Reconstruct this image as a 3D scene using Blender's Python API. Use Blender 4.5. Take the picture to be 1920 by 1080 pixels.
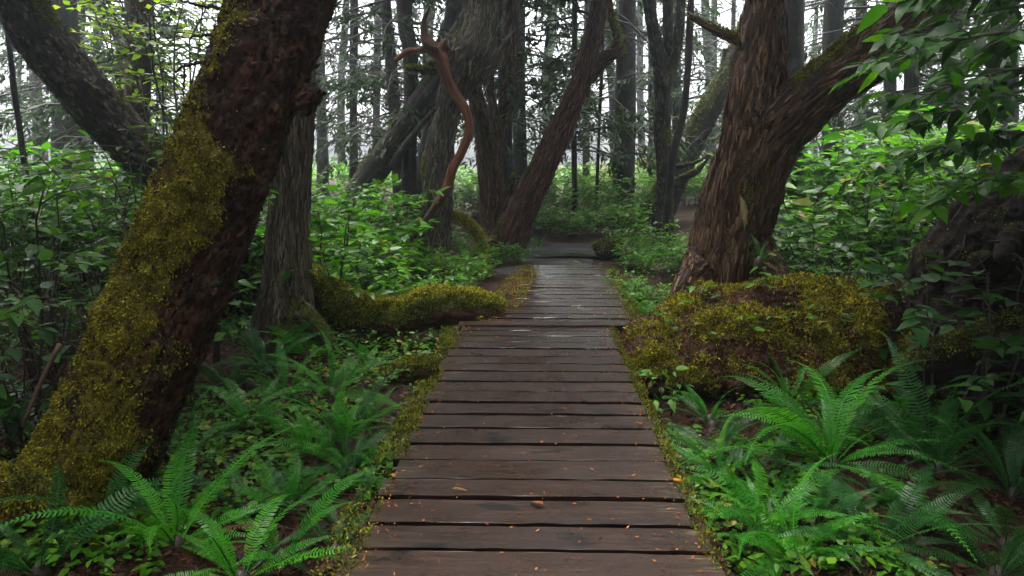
import bpy, math, random
import numpy as np
from mathutils import Vector, Matrix
R = math.radians
SC = bpy.context.scene
COL = SC.collection
for o in list(bpy.data.objects): bpy.data.objects.remove(o)

# ------------------------------------------------------------------ camera, sky, sun, exposure
CAM_H, PITCH, FPX = 1.45, R(10.6), 1280.0
cam = bpy.data.cameras.new('camera'); cam.sensor_width = 36.0; cam.lens = 24.0
cam.clip_start = 0.05; cam.clip_end = 1000.0
camo = bpy.data.objects.new('camera', cam); COL.objects.link(camo)
camo.location = (0, 0, CAM_H); camo.rotation_euler = (math.pi / 2 - PITCH, 0, 0)
SC.camera = camo

SUN_EL, SUN_AZ = R(74), R(-20)          # azimuth measured from +Y (ahead) towards +X
w = bpy.data.worlds.new('World'); SC.world = w; w.use_nodes = True
nt = w.node_tree; nt.nodes.clear()
wo = nt.nodes.new('ShaderNodeOutputWorld'); bg = nt.nodes.new('ShaderNodeBackground')
sky = nt.nodes.new('ShaderNodeTexSky'); sky.sky_type = 'NISHITA'; sky.sun_disc = False
sky.sun_elevation = SUN_EL; sky.sun_rotation = SUN_AZ
sky.air_density = 1.0; sky.dust_density = 6.0; sky.ozone_density = 1.0
hs = nt.nodes.new('ShaderNodeHueSaturation'); hs.inputs['Saturation'].default_value = 0.22
nt.links.new(sky.outputs[0], hs.inputs['Color']); nt.links.new(hs.outputs[0], bg.inputs['Color'])
bg.inputs['Strength'].default_value = 0.15
nt.links.new(bg.outputs[0], wo.inputs['Surface'])
sl = bpy.data.lights.new('sun', 'SUN'); sl.energy = 1.5; sl.angle = R(40); sl.color = (1.0, 0.97, 0.92)
so = bpy.data.objects.new('sun', sl); COL.objects.link(so)
sd = Vector((math.sin(SUN_AZ) * math.cos(SUN_EL), math.cos(SUN_AZ) * math.cos(SUN_EL), math.sin(SUN_EL)))
so.rotation_euler = (-sd).to_track_quat('-Z', 'Y').to_euler(); so.location = (0, 0, 30)
vs = SC.view_settings; vs.view_transform = 'Standard'; vs.look = 'None'; vs.gamma = 1.0
vs.exposure = 2.6; vs.use_curve_mapping = False
SC.render.engine = 'CYCLES'
cy = SC.cycles; cy.use_denoising = True
cy.max_bounces = 8; cy.diffuse_bounces = 3; cy.glossy_bounces = 3; cy.transmission_bounces = 4
cy.transparent_max_bounces = 8; cy.volume_bounces = 2; cy.sample_clamp_indirect = 4.0
cy.caustics_reflective = False; cy.caustics_refractive = False

# ------------------------------------------------------------------ pixel -> place
def at(u, v, Y):
    dx, dy = (u - 960) / FPX, (540 - v) / FPX
    k = Y / (math.cos(PITCH) + dy * math.sin(PITCH))
    return np.array([dx * k, Y, CAM_H + k * (-math.sin(PITCH) + dy * math.cos(PITCH))])
def on_z(u, v, z):
    dx, dy = (u - 960) / FPX, (540 - v) / FPX
    k = (z - CAM_H) / (-math.sin(PITCH) + dy * math.cos(PITCH))
    return np.array([dx * k, k * (math.cos(PITCH) + dy * math.sin(PITCH)), z])
def px(Y): return Y / FPX             # metres per photo pixel at distance Y

# ------------------------------------------------------------------ numpy noise
def _h(ix, iy, iz):
    n = (ix.astype(np.uint32) * np.uint32(374761393) + iy.astype(np.uint32) * np.uint32(668265263) + iz.astype(np.uint32) * np.uint32(2246822519))
    n = (n ^ (n >> np.uint32(13))) * np.uint32(1274126177)
    n = n ^ (n >> np.uint32(16))
    return (n & np.uint32(0xffff)).astype(np.float64) / 32767.5 - 1.0
def vnoise(p):
    p = np.asarray(p, float); f = np.floor(p); i = f.astype(np.int64); t = p - f; t = t * t * (3 - 2 * t)
    r = 0
    for a in (0, 1):
        wx = t[:, 0] if a else 1 - t[:, 0]
        for b in (0, 1):
            wy = t[:, 1] if b else 1 - t[:, 1]
            for c in (0, 1):
                wz = t[:, 2] if c else 1 - t[:, 2]
                r = r + wx * wy * wz * _h(i[:, 0] + a, i[:, 1] + b, i[:, 2] + c)
    return r
def fbm(p, octv=4, g=0.5):
    p = np.asarray(p, float); s = 0; a = 1; tot = 0
    for k in range(octv):
        s = s + a * vnoise(p * 2 ** k + 17.3 * k); tot += a; a *= g
    return s / tot
def smooth(x, a, b):
    t = np.clip((np.asarray(x, float) - a) / (b - a), 0, 1); return t * t * (3 - 2 * t)

ORD = ['first', 'second', 'third', 'fourth', 'fifth', 'sixth', 'seventh', 'eighth', 'ninth', 'tenth', 'eleventh', 'twelfth', 'thirteenth', 'fourteenth', 'fifteenth', 'sixteenth', 'seventeenth', 'eighteenth', 'nineteenth', 'twentieth']
# ------------------------------------------------------------------ terrain
def board_x(y): return 0.035 + 0.033 * np.asarray(y, float)
def ground_z(x, y):
    x = np.asarray(x, float); y = np.asarray(y, float)
    q = np.stack([x, y, np.zeros_like(x)], -1).reshape(-1, 3)
    sx = x - board_x(np.clip(y, 0, 14)); d = np.clip(np.abs(sx) - 0.7, 0, None)
    z = -0.30 + smooth(y, 7.5, 10.5) * 0.23 * (1 - smooth(d, 0.2, 1.5) * 0.3)
    z = z + np.where(sx > 0, 0.62 * smooth(d, 1.0, 6), 0.36 * smooth(d, 1.5, 6))
    z = z + 0.22 * smooth(y, 12.5, 17)
    rough = fbm(q * 0.9, 3).reshape(x.shape) * 0.14 + fbm(q * 4, 2).reshape(x.shape) * 0.04
    return z + rough * (0.15 + 0.85 * smooth(d, 0, 0.8)) * np.where((y > 9.4) & (y < 12.5), 0.25 + 0.75 * smooth(d, 0.8, 2.0), 1)
def gz(x, y): return float(ground_z(np.array([x]), np.array([y]))[0])

# ------------------------------------------------------------------ mesh helpers
def mesh(name, v, faces, mats=(), attrs=None, smooth_shade=True, fmat=None):
    """faces: list of int arrays (n,3) / (n,4)."""
    me = bpy.data.meshes.new(name); v = np.asarray(v, np.float32)
    fs = [np.asarray(f, np.int32) for f in faces if len(f)]
    nl = sum(f.size for f in fs); nf = sum(len(f) for f in fs)
    me.vertices.add(len(v)); me.vertices.foreach_set('co', v.ravel())
    me.loops.add(nl); me.loops.foreach_set('vertex_index', np.concatenate([f.ravel() for f in fs]))
    me.polygons.add(nf)
    tot = np.concatenate([np.full(len(f), f.shape[1], np.int32) for f in fs])
    me.polygons.foreach_set('loop_start', np.concatenate([[0], np.cumsum(tot)[:-1]]).astype(np.int32))
    me.polygons.foreach_set('use_smooth', np.full(nf, smooth_shade))
    for k, a in (attrs or {}).items():
        a = np.asarray(a, np.float32)
        if a.ndim == 1:
            at_ = me.attributes.new(k, 'FLOAT', 'POINT'); at_.data.foreach_set('value', a)
        else:
            at_ = me.attributes.new(k, 'FLOAT_VECTOR', 'POINT'); at_.data.foreach_set('vector', a.ravel())
    for m in mats: me.materials.append(m)
    if fmat is not None: me.polygons.foreach_set('material_index', np.asarray(fmat, np.int32))
    me.update(); me.validate()
    return me
def obj(name, me, parent=None, loc=None, mat4=None):
    o = bpy.data.objects.new(name, me); COL.objects.link(o)
    if parent is not None: o.parent = parent
    if loc is not None: o.location = loc
    if mat4 is not None: o.matrix_local = mat4
    return o
def thing(name, label, cat, loc=(0, 0, 0), group=None):
    o = bpy.data.objects.new(name, None); COL.objects.link(o); o.location = tuple(float(c) for c in loc)
    o.empty_display_size = 0.1
    return tag(o, label, cat, group)
def tag(o, label=None, cat=None, group=None, kind=None):
    if label: o['label'] = label
    if cat: o['category'] = cat
    if group: o['group'] = group
    if kind: o['kind'] = kind
    return o
def catmull(pts, n):
    P = np.asarray(pts, float); P = np.vstack([2 * P[0] - P[1], P, 2 * P[-1] - P[-2]])
    m = len(P) - 3; t = np.linspace(0, m - 1e-6, n); i = t.astype(int); f = (t - i)[:, None]
    a, b, c, d = P[i], P[i + 1], P[i + 2], P[i + 3]
    return 0.5 * (2 * b + (c - a) * f + (2 * a - 5 * b + 4 * c - d) * f ** 2 + (3 * b - a - 3 * c + d) * f ** 3)
def tube(pts, rad, seg=6, cap=True):
    """pts (n,3), rad (n,) -> verts, quads, tris"""
    P = np.asarray(pts, float); rad = np.asarray(rad, float); n = len(P)
    T = np.gradient(P, axis=0); T /= np.linalg.norm(T, axis=1)[:, None] + 1e-12
    ref = np.array([0, 0, 1.0]) if abs(T[0, 2]) < 0.9 else np.array([1.0, 0, 0])
    N = np.zeros((n, 3)); x = np.cross(ref, T[0]); N[0] = x / np.linalg.norm(x)
    for k in range(1, n):
        x = N[k - 1] - T[k] * N[k - 1].dot(T[k]); N[k] = x / (np.linalg.norm(x) + 1e-12)
    B = np.cross(T, N); th = np.arange(seg) * 2 * math.pi / seg
    V = P[:, None] + rad[:, None, None] * (np.cos(th)[None, :, None] * N[:, None] + np.sin(th)[None, :, None] * B[:, None])
    V = V.reshape(-1, 3)
    i = np.arange(n - 1)[:, None] * seg; j = np.arange(seg)[None]; j2 = (j + 1) % seg
    Q = np.stack([i + j, i + j2, i + seg + j2, i + seg + j], -1).reshape(-1, 4)
    Tn = np.zeros((0, 3), int)
    if cap:
        V = np.vstack([V, P[0], P[-1]]); a, b = n * seg, n * seg + 1; jj = np.arange(seg); kk = (jj + 1) % seg
        e = (n - 1) * seg
        Tn = np.vstack([np.stack([np.full(seg, a), kk, jj], -1), np.stack([np.full(seg, b), e + jj, e + kk], -1)])
    return V, Q, Tn
class Geo:
    def __init__(s): s.v = []; s.q = []; s.t = []; s.a = []; s.n = 0
    def add(s, v, q=None, t=None, a=0.0):
        v = np.asarray(v, float)
        if q is not None and len(q): s.q.append(np.asarray(q) + s.n)
        if t is not None and len(t): s.t.append(np.asarray(t) + s.n)
        s.v.append(v); s.a.append(np.broadcast_to(np.asarray(a, float), (len(v),)).copy()); s.n += len(v)
    def tube(s, pts, rad, seg=5, a=0.0):
        v, q, t = tube(pts, rad, seg); s.add(v, q, t, a)
    def batch(s, tv, tq, tt, M, pos, val):
        """M (N,3,3) columns = axes already scaled; pos (N,3); val (N,)"""
        N = len(pos); k = len(tv)
        v = np.einsum('nij,kj->nki', M, tv) + pos[:, None]
        off = (np.arange(N) * k)[:, None, None]
        q = (np.asarray(tq)[None] + off).reshape(-1, 4) if tq is not None and len(tq) else None
        t = (np.asarray(tt)[None] + off).reshape(-1, 3) if tt is not None and len(tt) else None
        s.add(v.reshape(-1, 3), q, t, np.repeat(val, k))
    def mesh(s, name, mats, smooth_shade=True, shift=None):
        v = np.vstack(s.v)
        if shift is not None: v = v - np.asarray(shift)
        fs = []
        if s.q: fs.append(np.vstack(s.q))
        if s.t: fs.append(np.vstack(s.t))
        return mesh(name, v, fs, mats, {'rnd': np.concatenate(s.a)}, smooth_shade)
def frames(d, up):
    """orthonormal frames, x = d, z close to up -> (N,3,3) columns x,y,z"""
    d = d / (np.linalg.norm(d, axis=1)[:, None] + 1e-12)
    y = np.cross(up, d); y /= np.linalg.norm(y, axis=1)[:, None] + 1e-12
    z = np.cross(d, y); return np.stack([d, y, z], -1)

# ------------------------------------------------------------------ materials
class NT:
    def __init__(s, name):
        s.m = bpy.data.materials.new(name); s.m.use_nodes = True; s.t = s.m.node_tree; s.t.nodes.clear()
        s.out = s.t.nodes.new('ShaderNodeOutputMaterial')
    def n(s, typ, props=None, **inp):
        nd = s.t.nodes.new('ShaderNode' + typ)
        for k, v in (props or {}).items(): setattr(nd, k, v)
        for k, v in inp.items():
            key = int(k[1:]) if k[0] == 'i' and k[1:].isdigit() else k.replace('_', ' ')
            s.set(nd.inputs[key], v)
        return nd
    def set(s, sock, v):
        if isinstance(v, bpy.types.NodeSocket): s.t.links.new(v, sock)
        elif isinstance(v, bpy.types.Node): s.t.links.new(v.outputs[0], sock)
        else:
            if isinstance(v, tuple) and len(v) == 3 and sock.type == 'RGBA': v = v + (1,)
            sock.default_value = v
    def attr(s, name, out='Fac'): return s.n('Attribute', {'attribute_name': name}).outputs[out]
    def noise(s, vec, scale, detail=4, rough=0.55, dist=0.0):
        nd = s.n('TexNoise', None, Scale=scale, Detail=detail, Roughness=rough, Distortion=dist)
        if vec is not None: s.set(nd.inputs['Vector'], vec)
        return nd.outputs[0]
    def ramp(s, fac, stops, interp='LINEAR'):
        nd = s.t.nodes.new('ShaderNodeValToRGB'); s.set(nd.inputs[0], fac); cr = nd.color_ramp; cr.interpolation = interp
        while len(cr.elements) < len(stops): cr.elements.new(0.5)
        for e, (p, c) in zip(cr.elements, stops):
            e.position = p; e.color = (c, c, c, 1) if isinstance(c, (int, float)) else tuple(c) + (1,)
        return nd.outputs[0]
    def mix(s, fac, a, b, blend='MIX'):
        nd = s.t.nodes.new('ShaderNodeMix'); nd.data_type = 'RGBA'; nd.blend_type = blend
        s.set(nd.inputs[0], fac); s.set(nd.inputs[6], a); s.set(nd.inputs[7], b); return nd.outputs[2]
    def math(s, op, a, b=None, clamp=False):
        nd = s.n('Math', {'operation': op, 'use_clamp': clamp}); s.set(nd.inputs[0], a)
        if b is not None: s.set(nd.inputs[1], b)
        return nd.outputs[0]
    def bump(s, h, strength=0.5, dist=0.02):
        return s.n('Bump', None, Height=h, Strength=strength, Distance=dist).outputs[0]
    def bsdf(s, **k): return s.n('BsdfPrincipled', None, **k)
    def done(s, sh): s.set(s.out.inputs['Surface'], sh if isinstance(sh, bpy.types.NodeSocket) else sh.outputs[0]); return s.m

def bark_mat(name, dark, mid, light, lichen=(0.25, 0.27, 0.20), lich=0.25, moss=(0.10, 0.105, 0.012), scale=9.0, rough=0.62, bump=0.7):
    t = NT(name); co = t.attr('bco', 'Vector')
    n1 = t.noise(co, scale, 7, 0.68, 0.3); n2 = t.noise(co, scale * 0.28, 3, 0.6); n3 = t.noise(co, scale * 4.5, 4, 0.7)
    f = t.math('ADD', t.math('MULTIPLY', n1, 0.7), t.math('MULTIPLY', n3, 0.3))
    c = t.ramp(f, [(0.30, dark), (0.50, mid), (0.66, light)])
    c = t.mix(t.ramp(n2, [(0.35, 0.0), (0.65, 0.55)]), c, t.mix(0.5, c, dark))
    geo = t.n('NewGeometry').outputs['Position']
    n4 = t.noise(geo, 5.0, 6, 0.72)
    c = t.mix(t.math('MULTIPLY', t.ramp(n4, [(0.56, 0.0), (0.66, 1.0)]), lich), c, lichen)
    m = t.attr('moss'); n5 = t.noise(geo, 40, 3, 0.6)
    mm = t.ramp(t.math('ADD', m, t.math('MULTIPLY', t.math('SUBTRACT', n5, 0.5), 0.7)), [(0.35, 0.0), (0.6, 1.0)])
    mc = t.mix(t.noise(geo, 14, 4, 0.6), tuple(x * 0.35 for x in moss), tuple(x * 1.2 for x in moss))
    c = t.mix(mm, c, mc)
    h = t.math('ADD', n1, t.math('MULTIPLY', n3, 0.5))
    b = t.bsdf(Base_Color=c, Roughness=t.ramp(n3, [(0.3, rough - 0.18), (0.7, rough + 0.15)]), Normal=t.bump(h, bump, 0.03))
    b.inputs['Specular IOR Level'].default_value = 0.18
    return t.done(b)

def leaf_mat(name, cols, trans=0.35, rough=0.36, spec=0.22, yellow=None):
    """cols: ramp colours over a random value per leaf"""
    t = NT(name)
    r = t.math('FRACT', t.math('ADD', t.attr('rnd'), t.n('ObjectInfo').outputs['Random']))
    n = len(cols); c = t.ramp(r, [(i / (n - 1) * 0.97, cols[i]) for i in range(n)] if yellow is None else
                              [(i / (n - 1) * 0.93, cols[i]) for i in range(n)] + [(0.975, yellow)])
    geo = t.n('NewGeometry')
    nz = t.noise(geo.outputs['Position'], 45, 3, 0.6)
    c = t.mix(t.math('MULTIPLY', nz, 0.45), c, t.mix(0.5, c, (0.02, 0.045, 0.01)))
    b = t.bsdf(Base_Color=c, Roughness=t.ramp(nz, [(0.3, rough - 0.1), (0.7, rough + 0.14)]), Normal=t.bump(nz, 0.25, 0.004))
    b.inputs['Specular IOR Level'].default_value = spec
    tr = t.n('BsdfTranslucent', None, Color=t.mix(0.6, c, t.mix(1.0, c, (1.6, 1.9, 0.5), 'MULTIPLY')))
    mx = t.n('MixShader', None, i0=trans, i1=b.outputs[0], i2=tr.outputs[0])
    return t.done(mx)

def moss_mat(name, cols):
    t = NT(name)
    r = t.math('FRACT', t.math('ADD', t.attr('rnd'), t.n('ObjectInfo').outputs['Random']))
    geo = t.n('NewGeometry').outputs['Position']
    f = t.math('ADD', t.math('MULTIPLY', t.attr('rnd'), 0.65), t.math('MULTIPLY', t.ramp(t.noise(geo, 9, 5, 0.65), [(0.34, 0.0), (0.66, 1.0)]), 0.45))
    n = len(cols); c = t.ramp(f, [(0.12 + 0.8 * i / (n - 1), cols[i]) for i in range(n)])
    b = t.bsdf(Base_Color=c, Roughness=0.7); b.inputs['Specular IOR Level'].default_value = 0.25
    tr = t.n('BsdfTranslucent', None, Color=c)
    return t.done(t.n('MixShader', None, i0=0.3, i1=b.outputs[0], i2=tr.outputs[0]))

def chip_mat(name, cols, rough=0.6, spec=0.25):
    t = NT(name); geo = t.n('NewGeometry').outputs['Position']
    f = t.math('ADD', t.math('MULTIPLY', t.attr('rnd'), 0.75), t.math('MULTIPLY', t.noise(geo, 30, 4, 0.7), 0.35)); n = len(cols)
    c = t.ramp(f, [(0.15 + 0.8 * i / (n - 1), cols[i]) for i in range(n)])
    return t.done(t.bsdf(Base_Color=c, Roughness=rough, Specular_IOR_Level=spec, Normal=t.bump(t.noise(geo, 120, 3, 0.7), 0.4, 0.004)))
M = {}
M['chips_red'] = chip_mat('chips_red', [(0.003, 0.0016, 0.0012), (0.012, 0.0055, 0.0035), (0.032, 0.013, 0.008), (0.11, 0.045, 0.025)])
M['chips_brown'] = chip_mat('chips_brown', [(0.0126, 0.0060, 0.0036), (0.0432, 0.0210, 0.0108), (0.0990, 0.0510, 0.0264), (0.2700, 0.1575, 0.0840)])
M['chips_grey'] = chip_mat('chips_grey', [(0.010, 0.008, 0.006), (0.030, 0.024, 0.018), (0.075, 0.060, 0.046), (0.20, 0.17, 0.13)])
M['chips_pale'] = chip_mat('chips_pale', [(0.018, 0.015, 0.012), (0.06, 0.05, 0.04), (0.14, 0.12, 0.095), (0.32, 0.28, 0.22)])
M['chips_rust'] = chip_mat('chips_rust', [(0.0136, 0.0052, 0.0036), (0.0510, 0.0195, 0.0132), (0.1105, 0.0429, 0.0300), (0.2720, 0.1300, 0.0900)])
M['bark_red'] = bark_mat('bark_red', (0.0048, 0.0024, 0.0018), (0.0300, 0.0120, 0.0070), (0.1260, 0.0510, 0.0270), (0.30, 0.30, 0.18), 0.22, (0.14, 0.115, 0.012), 10)
M['bark_cedar'] = bark_mat('bark_cedar', (0.0187, 0.0124, 0.0085), (0.0978, 0.0701, 0.0481), (0.3825, 0.3094, 0.2209), (0.2, 0.22, 0.14), 0.2, (0.09, 0.115, 0.016), 14)
M['bark_brown'] = bark_mat('bark_brown', (0.0168, 0.0072, 0.0045), (0.0656, 0.0315, 0.0169), (0.2502, 0.1317, 0.0691), (0.24, 0.26, 0.16), 0.55, (0.10, 0.11, 0.015), 12)
M['bark_rust'] = bark_mat('bark_rust', (0.0184, 0.0062, 0.0043), (0.0723, 0.0273, 0.0180), (0.2448, 0.1092, 0.0720), (0.2, 0.2, 0.15), 0.1, (0.09, 0.11, 0.015), 14)
M['bark_grey'] = bark_mat('bark_grey', (0.0072, 0.0060, 0.0048), (0.0300, 0.0240, 0.0186), (0.1120, 0.0945, 0.0770), (0.22, 0.23, 0.19), 0.4, (0.06, 0.07, 0.015), 10)
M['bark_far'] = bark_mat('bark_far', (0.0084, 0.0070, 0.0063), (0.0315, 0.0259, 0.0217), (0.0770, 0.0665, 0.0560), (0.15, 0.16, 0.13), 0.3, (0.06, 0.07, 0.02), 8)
M['bare_wood'] = bark_mat('bare_wood', (0.0540, 0.0150, 0.0091), (0.1710, 0.0540, 0.0286), (0.6480, 0.2400, 0.0910), (0.3, 0.2, 0.15), 0.1, (0.075, 0.032, 0.022), 11, 0.5, 0.4)
M['root_dark'] = bark_mat('root_dark', (0.004, 0.003, 0.0025), (0.016, 0.011, 0.009), (0.05, 0.036, 0.028), (0.06, 0.065, 0.04), 0.10, (0.02, 0.023, 0.006), 9, 0.85)

def twig_mat(name, a, b_):
    t = NT(name); geo = t.n('NewGeometry').outputs['Position']
    c = t.mix(t.noise(geo, 14, 4, 0.6), a, b_)
    return t.done(t.bsdf(Base_Color=c, Roughness=0.6))
M['twig'] = twig_mat('twig', (0.012, 0.007, 0.005), (0.055, 0.030, 0.022))
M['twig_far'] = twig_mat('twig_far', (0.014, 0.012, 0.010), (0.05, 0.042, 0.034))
M['twig_dead'] = twig_mat('twig_dead', (0.03, 0.014, 0.010), (0.11, 0.055, 0.038))
M['stem_green'] = twig_mat('stem_green', (0.03, 0.025, 0.01), (0.07, 0.06, 0.02))

M['leaf'] = leaf_mat('leaf', [(0.020, 0.085, 0.004), (0.048, 0.170, 0.005), (0.080, 0.250, 0.007), (0.032, 0.125, 0.005), (0.125, 0.320, 0.010)], 0.42, 0.30)
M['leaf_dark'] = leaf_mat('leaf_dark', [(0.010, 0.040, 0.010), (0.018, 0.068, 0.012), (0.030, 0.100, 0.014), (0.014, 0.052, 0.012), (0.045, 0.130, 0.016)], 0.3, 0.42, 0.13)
M['leaf_mid'] = leaf_mat('leaf_mid', [(0.028, 0.105, 0.007), (0.055, 0.175, 0.008), (0.085, 0.245, 0.010), (0.040, 0.135, 0.009), (0.135, 0.300, 0.015)], 0.40, 0.36, 0.22, (0.30, 0.22, 0.03))
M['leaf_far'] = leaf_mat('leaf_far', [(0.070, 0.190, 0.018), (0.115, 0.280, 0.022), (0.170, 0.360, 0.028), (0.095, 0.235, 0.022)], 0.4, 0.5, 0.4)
M['leaf_autumn'] = leaf_mat('leaf_autumn', [(0.20, 0.17, 0.03), (0.32, 0.14, 0.05), (0.16, 0.20, 0.04), (0.36, 0.20, 0.08)], 0.4, 0.5, 0.4)
M['leaf_lime'] = leaf_mat('leaf_lime', [(0.14, 0.24, 0.02), (0.20, 0.30, 0.03), (0.26, 0.32, 0.04), (0.12, 0.22, 0.02)], 0.5, 0.4, 0.4)
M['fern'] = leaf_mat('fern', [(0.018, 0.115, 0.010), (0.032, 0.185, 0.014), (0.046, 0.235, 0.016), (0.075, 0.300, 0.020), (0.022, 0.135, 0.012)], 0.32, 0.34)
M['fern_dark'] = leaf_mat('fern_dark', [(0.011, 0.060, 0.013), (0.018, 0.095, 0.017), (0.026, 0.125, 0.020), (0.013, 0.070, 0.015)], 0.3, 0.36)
M['fern_dead'] = leaf_mat('fern_dead', [(0.10, 0.03, 0.010), (0.16, 0.055, 0.016), (0.13, 0.09, 0.03), (0.07, 0.025, 0.012)], 0.25, 0.6, 0.3)
M['fern_tan'] = leaf_mat('fern_tan', [(0.24, 0.20, 0.06), (0.18, 0.16, 0.04), (0.28, 0.25, 0.08)], 0.35, 0.6, 0.3)
M['needle'] = leaf_mat('needle', [(0.018, 0.045, 0.014), (0.030, 0.065, 0.020), (0.045, 0.085, 0.024)], 0.25, 0.55, 0.3)
M['moss_gold'] = moss_mat('moss_gold', [(0.022, 0.016, 0.004), (0.080, 0.068, 0.007), (0.20, 0.180, 0.011), (0.40, 0.38, 0.02)])
M['moss_green'] = moss_mat('moss_green', [(0.022, 0.022, 0.005), (0.070, 0.074, 0.008), (0.15, 0.165, 0.012), (0.29, 0.31, 0.02)])
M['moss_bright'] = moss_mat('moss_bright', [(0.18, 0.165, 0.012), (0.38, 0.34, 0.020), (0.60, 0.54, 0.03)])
M['litter'] = moss_mat('litter', [(0.020, 0.009, 0.006), (0.055, 0.022, 0.012), (0.10, 0.040, 0.018), (0.22, 0.085, 0.025)])
M['litter_orange'] = moss_mat('litter_orange', [(0.16, 0.045, 0.012), (0.36, 0.10, 0.018), (0.48, 0.20, 0.03)])

def wood_mat(name='plank_wood', wet0=0.20, wet1=0.48, spec=0.20):
    t = NT(name); oi = t.n('ObjectInfo').outputs['Random']
    tc = t.n('TexCoord').outputs['Object']
    off = t.n('CombineXYZ', None, X=t.math('MULTIPLY', oi, 37.0), Y=t.math('MULTIPLY', oi, 91.0), Z=t.math('MULTIPLY', oi, 13.0)).outputs[0]
    p = t.n('VectorMath', {'operation': 'ADD'}, i0=tc, i1=off).outputs[0]
    g = t.n('Mapping', None, Vector=p, Scale=(0.9, 16.0, 16.0)).outputs[0]
    grain = t.noise(g, 3.0, 8, 0.65, 0.6); fine = t.noise(g, 16.0, 4, 0.7)
    blot = t.noise(p, 3.2, 5, 0.6); knots = t.noise(t.n('Mapping', None, Vector=p, Scale=(1.0, 1.8, 1.0)).outputs[0], 4.5, 2, 0.4)
    c = t.ramp(grain, [(0.28, (0.005, 0.0026, 0.0017)), (0.5, (0.019, 0.0092, 0.0058)), (0.72, (0.052, 0.027, 0.017))])
    c = t.mix(t.ramp(blot, [(0.35, 0.0), (0.7, 0.6)]), c, (0.012, 0.0065, 0.0045))
    c = t.mix(t.math('MULTIPLY', oi, 0.3), c, (0.040, 0.024, 0.017))
    c = t.mix(t.ramp(knots, [(0.63, 0.0), (0.70, 0.9)]), c, (0.003, 0.0025, 0.002))
    sx = t.n('SeparateXYZ', None, Vector=tc).outputs[0]
    en = t.ramp(t.math('ABSOLUTE', sx), [(0.0, 0.0), (0.50, 0.0), (0.68, 1.0)])
    wn = t.noise(t.n('Mapping', None, Vector=p, Scale=(3.0, 26.0, 26.0)).outputs[0], 3.0, 4, 0.6)
    wear = t.math('MULTIPLY', en, t.ramp(wn, [(0.52, 0.0), (0.66, 1.0)]))
    wear = t.math('MULTIPLY', wear, t.ramp(t.noise(p, 6, 2), [(0.45, 0.0), (0.6, 1.0)]))
    c = t.mix(wear, c, (0.14, 0.10, 0.06))
    mossy = t.math('MULTIPLY', t.ramp(t.math('ABSOLUTE', sx), [(0.52, 0.0), (0.72, 1.0)]), t.ramp(t.noise(p, 11, 4), [(0.45, 0.0), (0.62, 0.8)]))
    c = t.mix(mossy, c, (0.022, 0.021, 0.006))
    wet = t.ramp(t.noise(p, 2.4, 4, 0.6), [(0.34, wet0), (0.62, wet1)])
    rg = t.math('ADD', wet, t.math('MULTIPLY', t.math('SUBTRACT', fine, 0.5), 0.25))
    b = t.bsdf(Base_Color=c, Roughness=rg, Normal=t.bump(t.math('ADD', grain, t.math('MULTIPLY', fine, 0.5)), 0.35, 0.006))
    b.inputs['Specular IOR Level'].default_value = spec
    return t.done(b)
M['plank'] = wood_mat(); M['plank_wet'] = wood_mat('plank_wood_wet', 0.07, 0.20, 0.85)
def soil_mat():
    t = NT('forest_soil'); g = t.n('NewGeometry').outputs['Position']
    a = t.noise(g, 30, 6, 0.7); b_ = t.noise(g, 3.0, 4, 0.6)
    c = t.ramp(a, [(0.3, (0.008, 0.005, 0.004)), (0.52, (0.030, 0.015, 0.010)), (0.7, (0.075, 0.032, 0.018))])
    c = t.mix(t.ramp(b_, [(0.52, 0.0), (0.68, 0.7)]), c, (0.030, 0.032, 0.008))
    return t.done(t.bsdf(Base_Color=c, Roughness=0.8, Specular_IOR_Level=0.12, Normal=t.bump(a, 0.9, 0.03)))
M['soil'] = soil_mat()
def gravel_mat():
    t = NT('wet_gravel'); g = t.n('NewGeometry').outputs['Position']
    v = t.n('TexVoronoi', None, Vector=g, Scale=42.0).outputs[0]; b_ = t.noise(g, 1.6, 4, 0.6)
    c = t.ramp(t.noise(g, 60, 4, 0.7), [(0.3, (0.010, 0.009, 0.008)), (0.7, (0.05, 0.045, 0.042))])
    rg = t.ramp(b_, [(0.34, 0.4), (0.5, 0.8)])
    return t.done(t.bsdf(Base_Color=c, Roughness=rg, Specular_IOR_Level=0.2, Normal=t.bump(v, 0.6, 0.02)))
M['gravel'] = gravel_mat()
def water_mat():
    t = NT('puddle_water'); g = t.n('NewGeometry').outputs['Position']
    return t.done(t.bsdf(Base_Color=(0.02, 0.018, 0.016), Roughness=0.06, Normal=t.bump(t.noise(g, 12, 3), 0.08, 0.01)))
M['water'] = water_mat()

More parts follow.
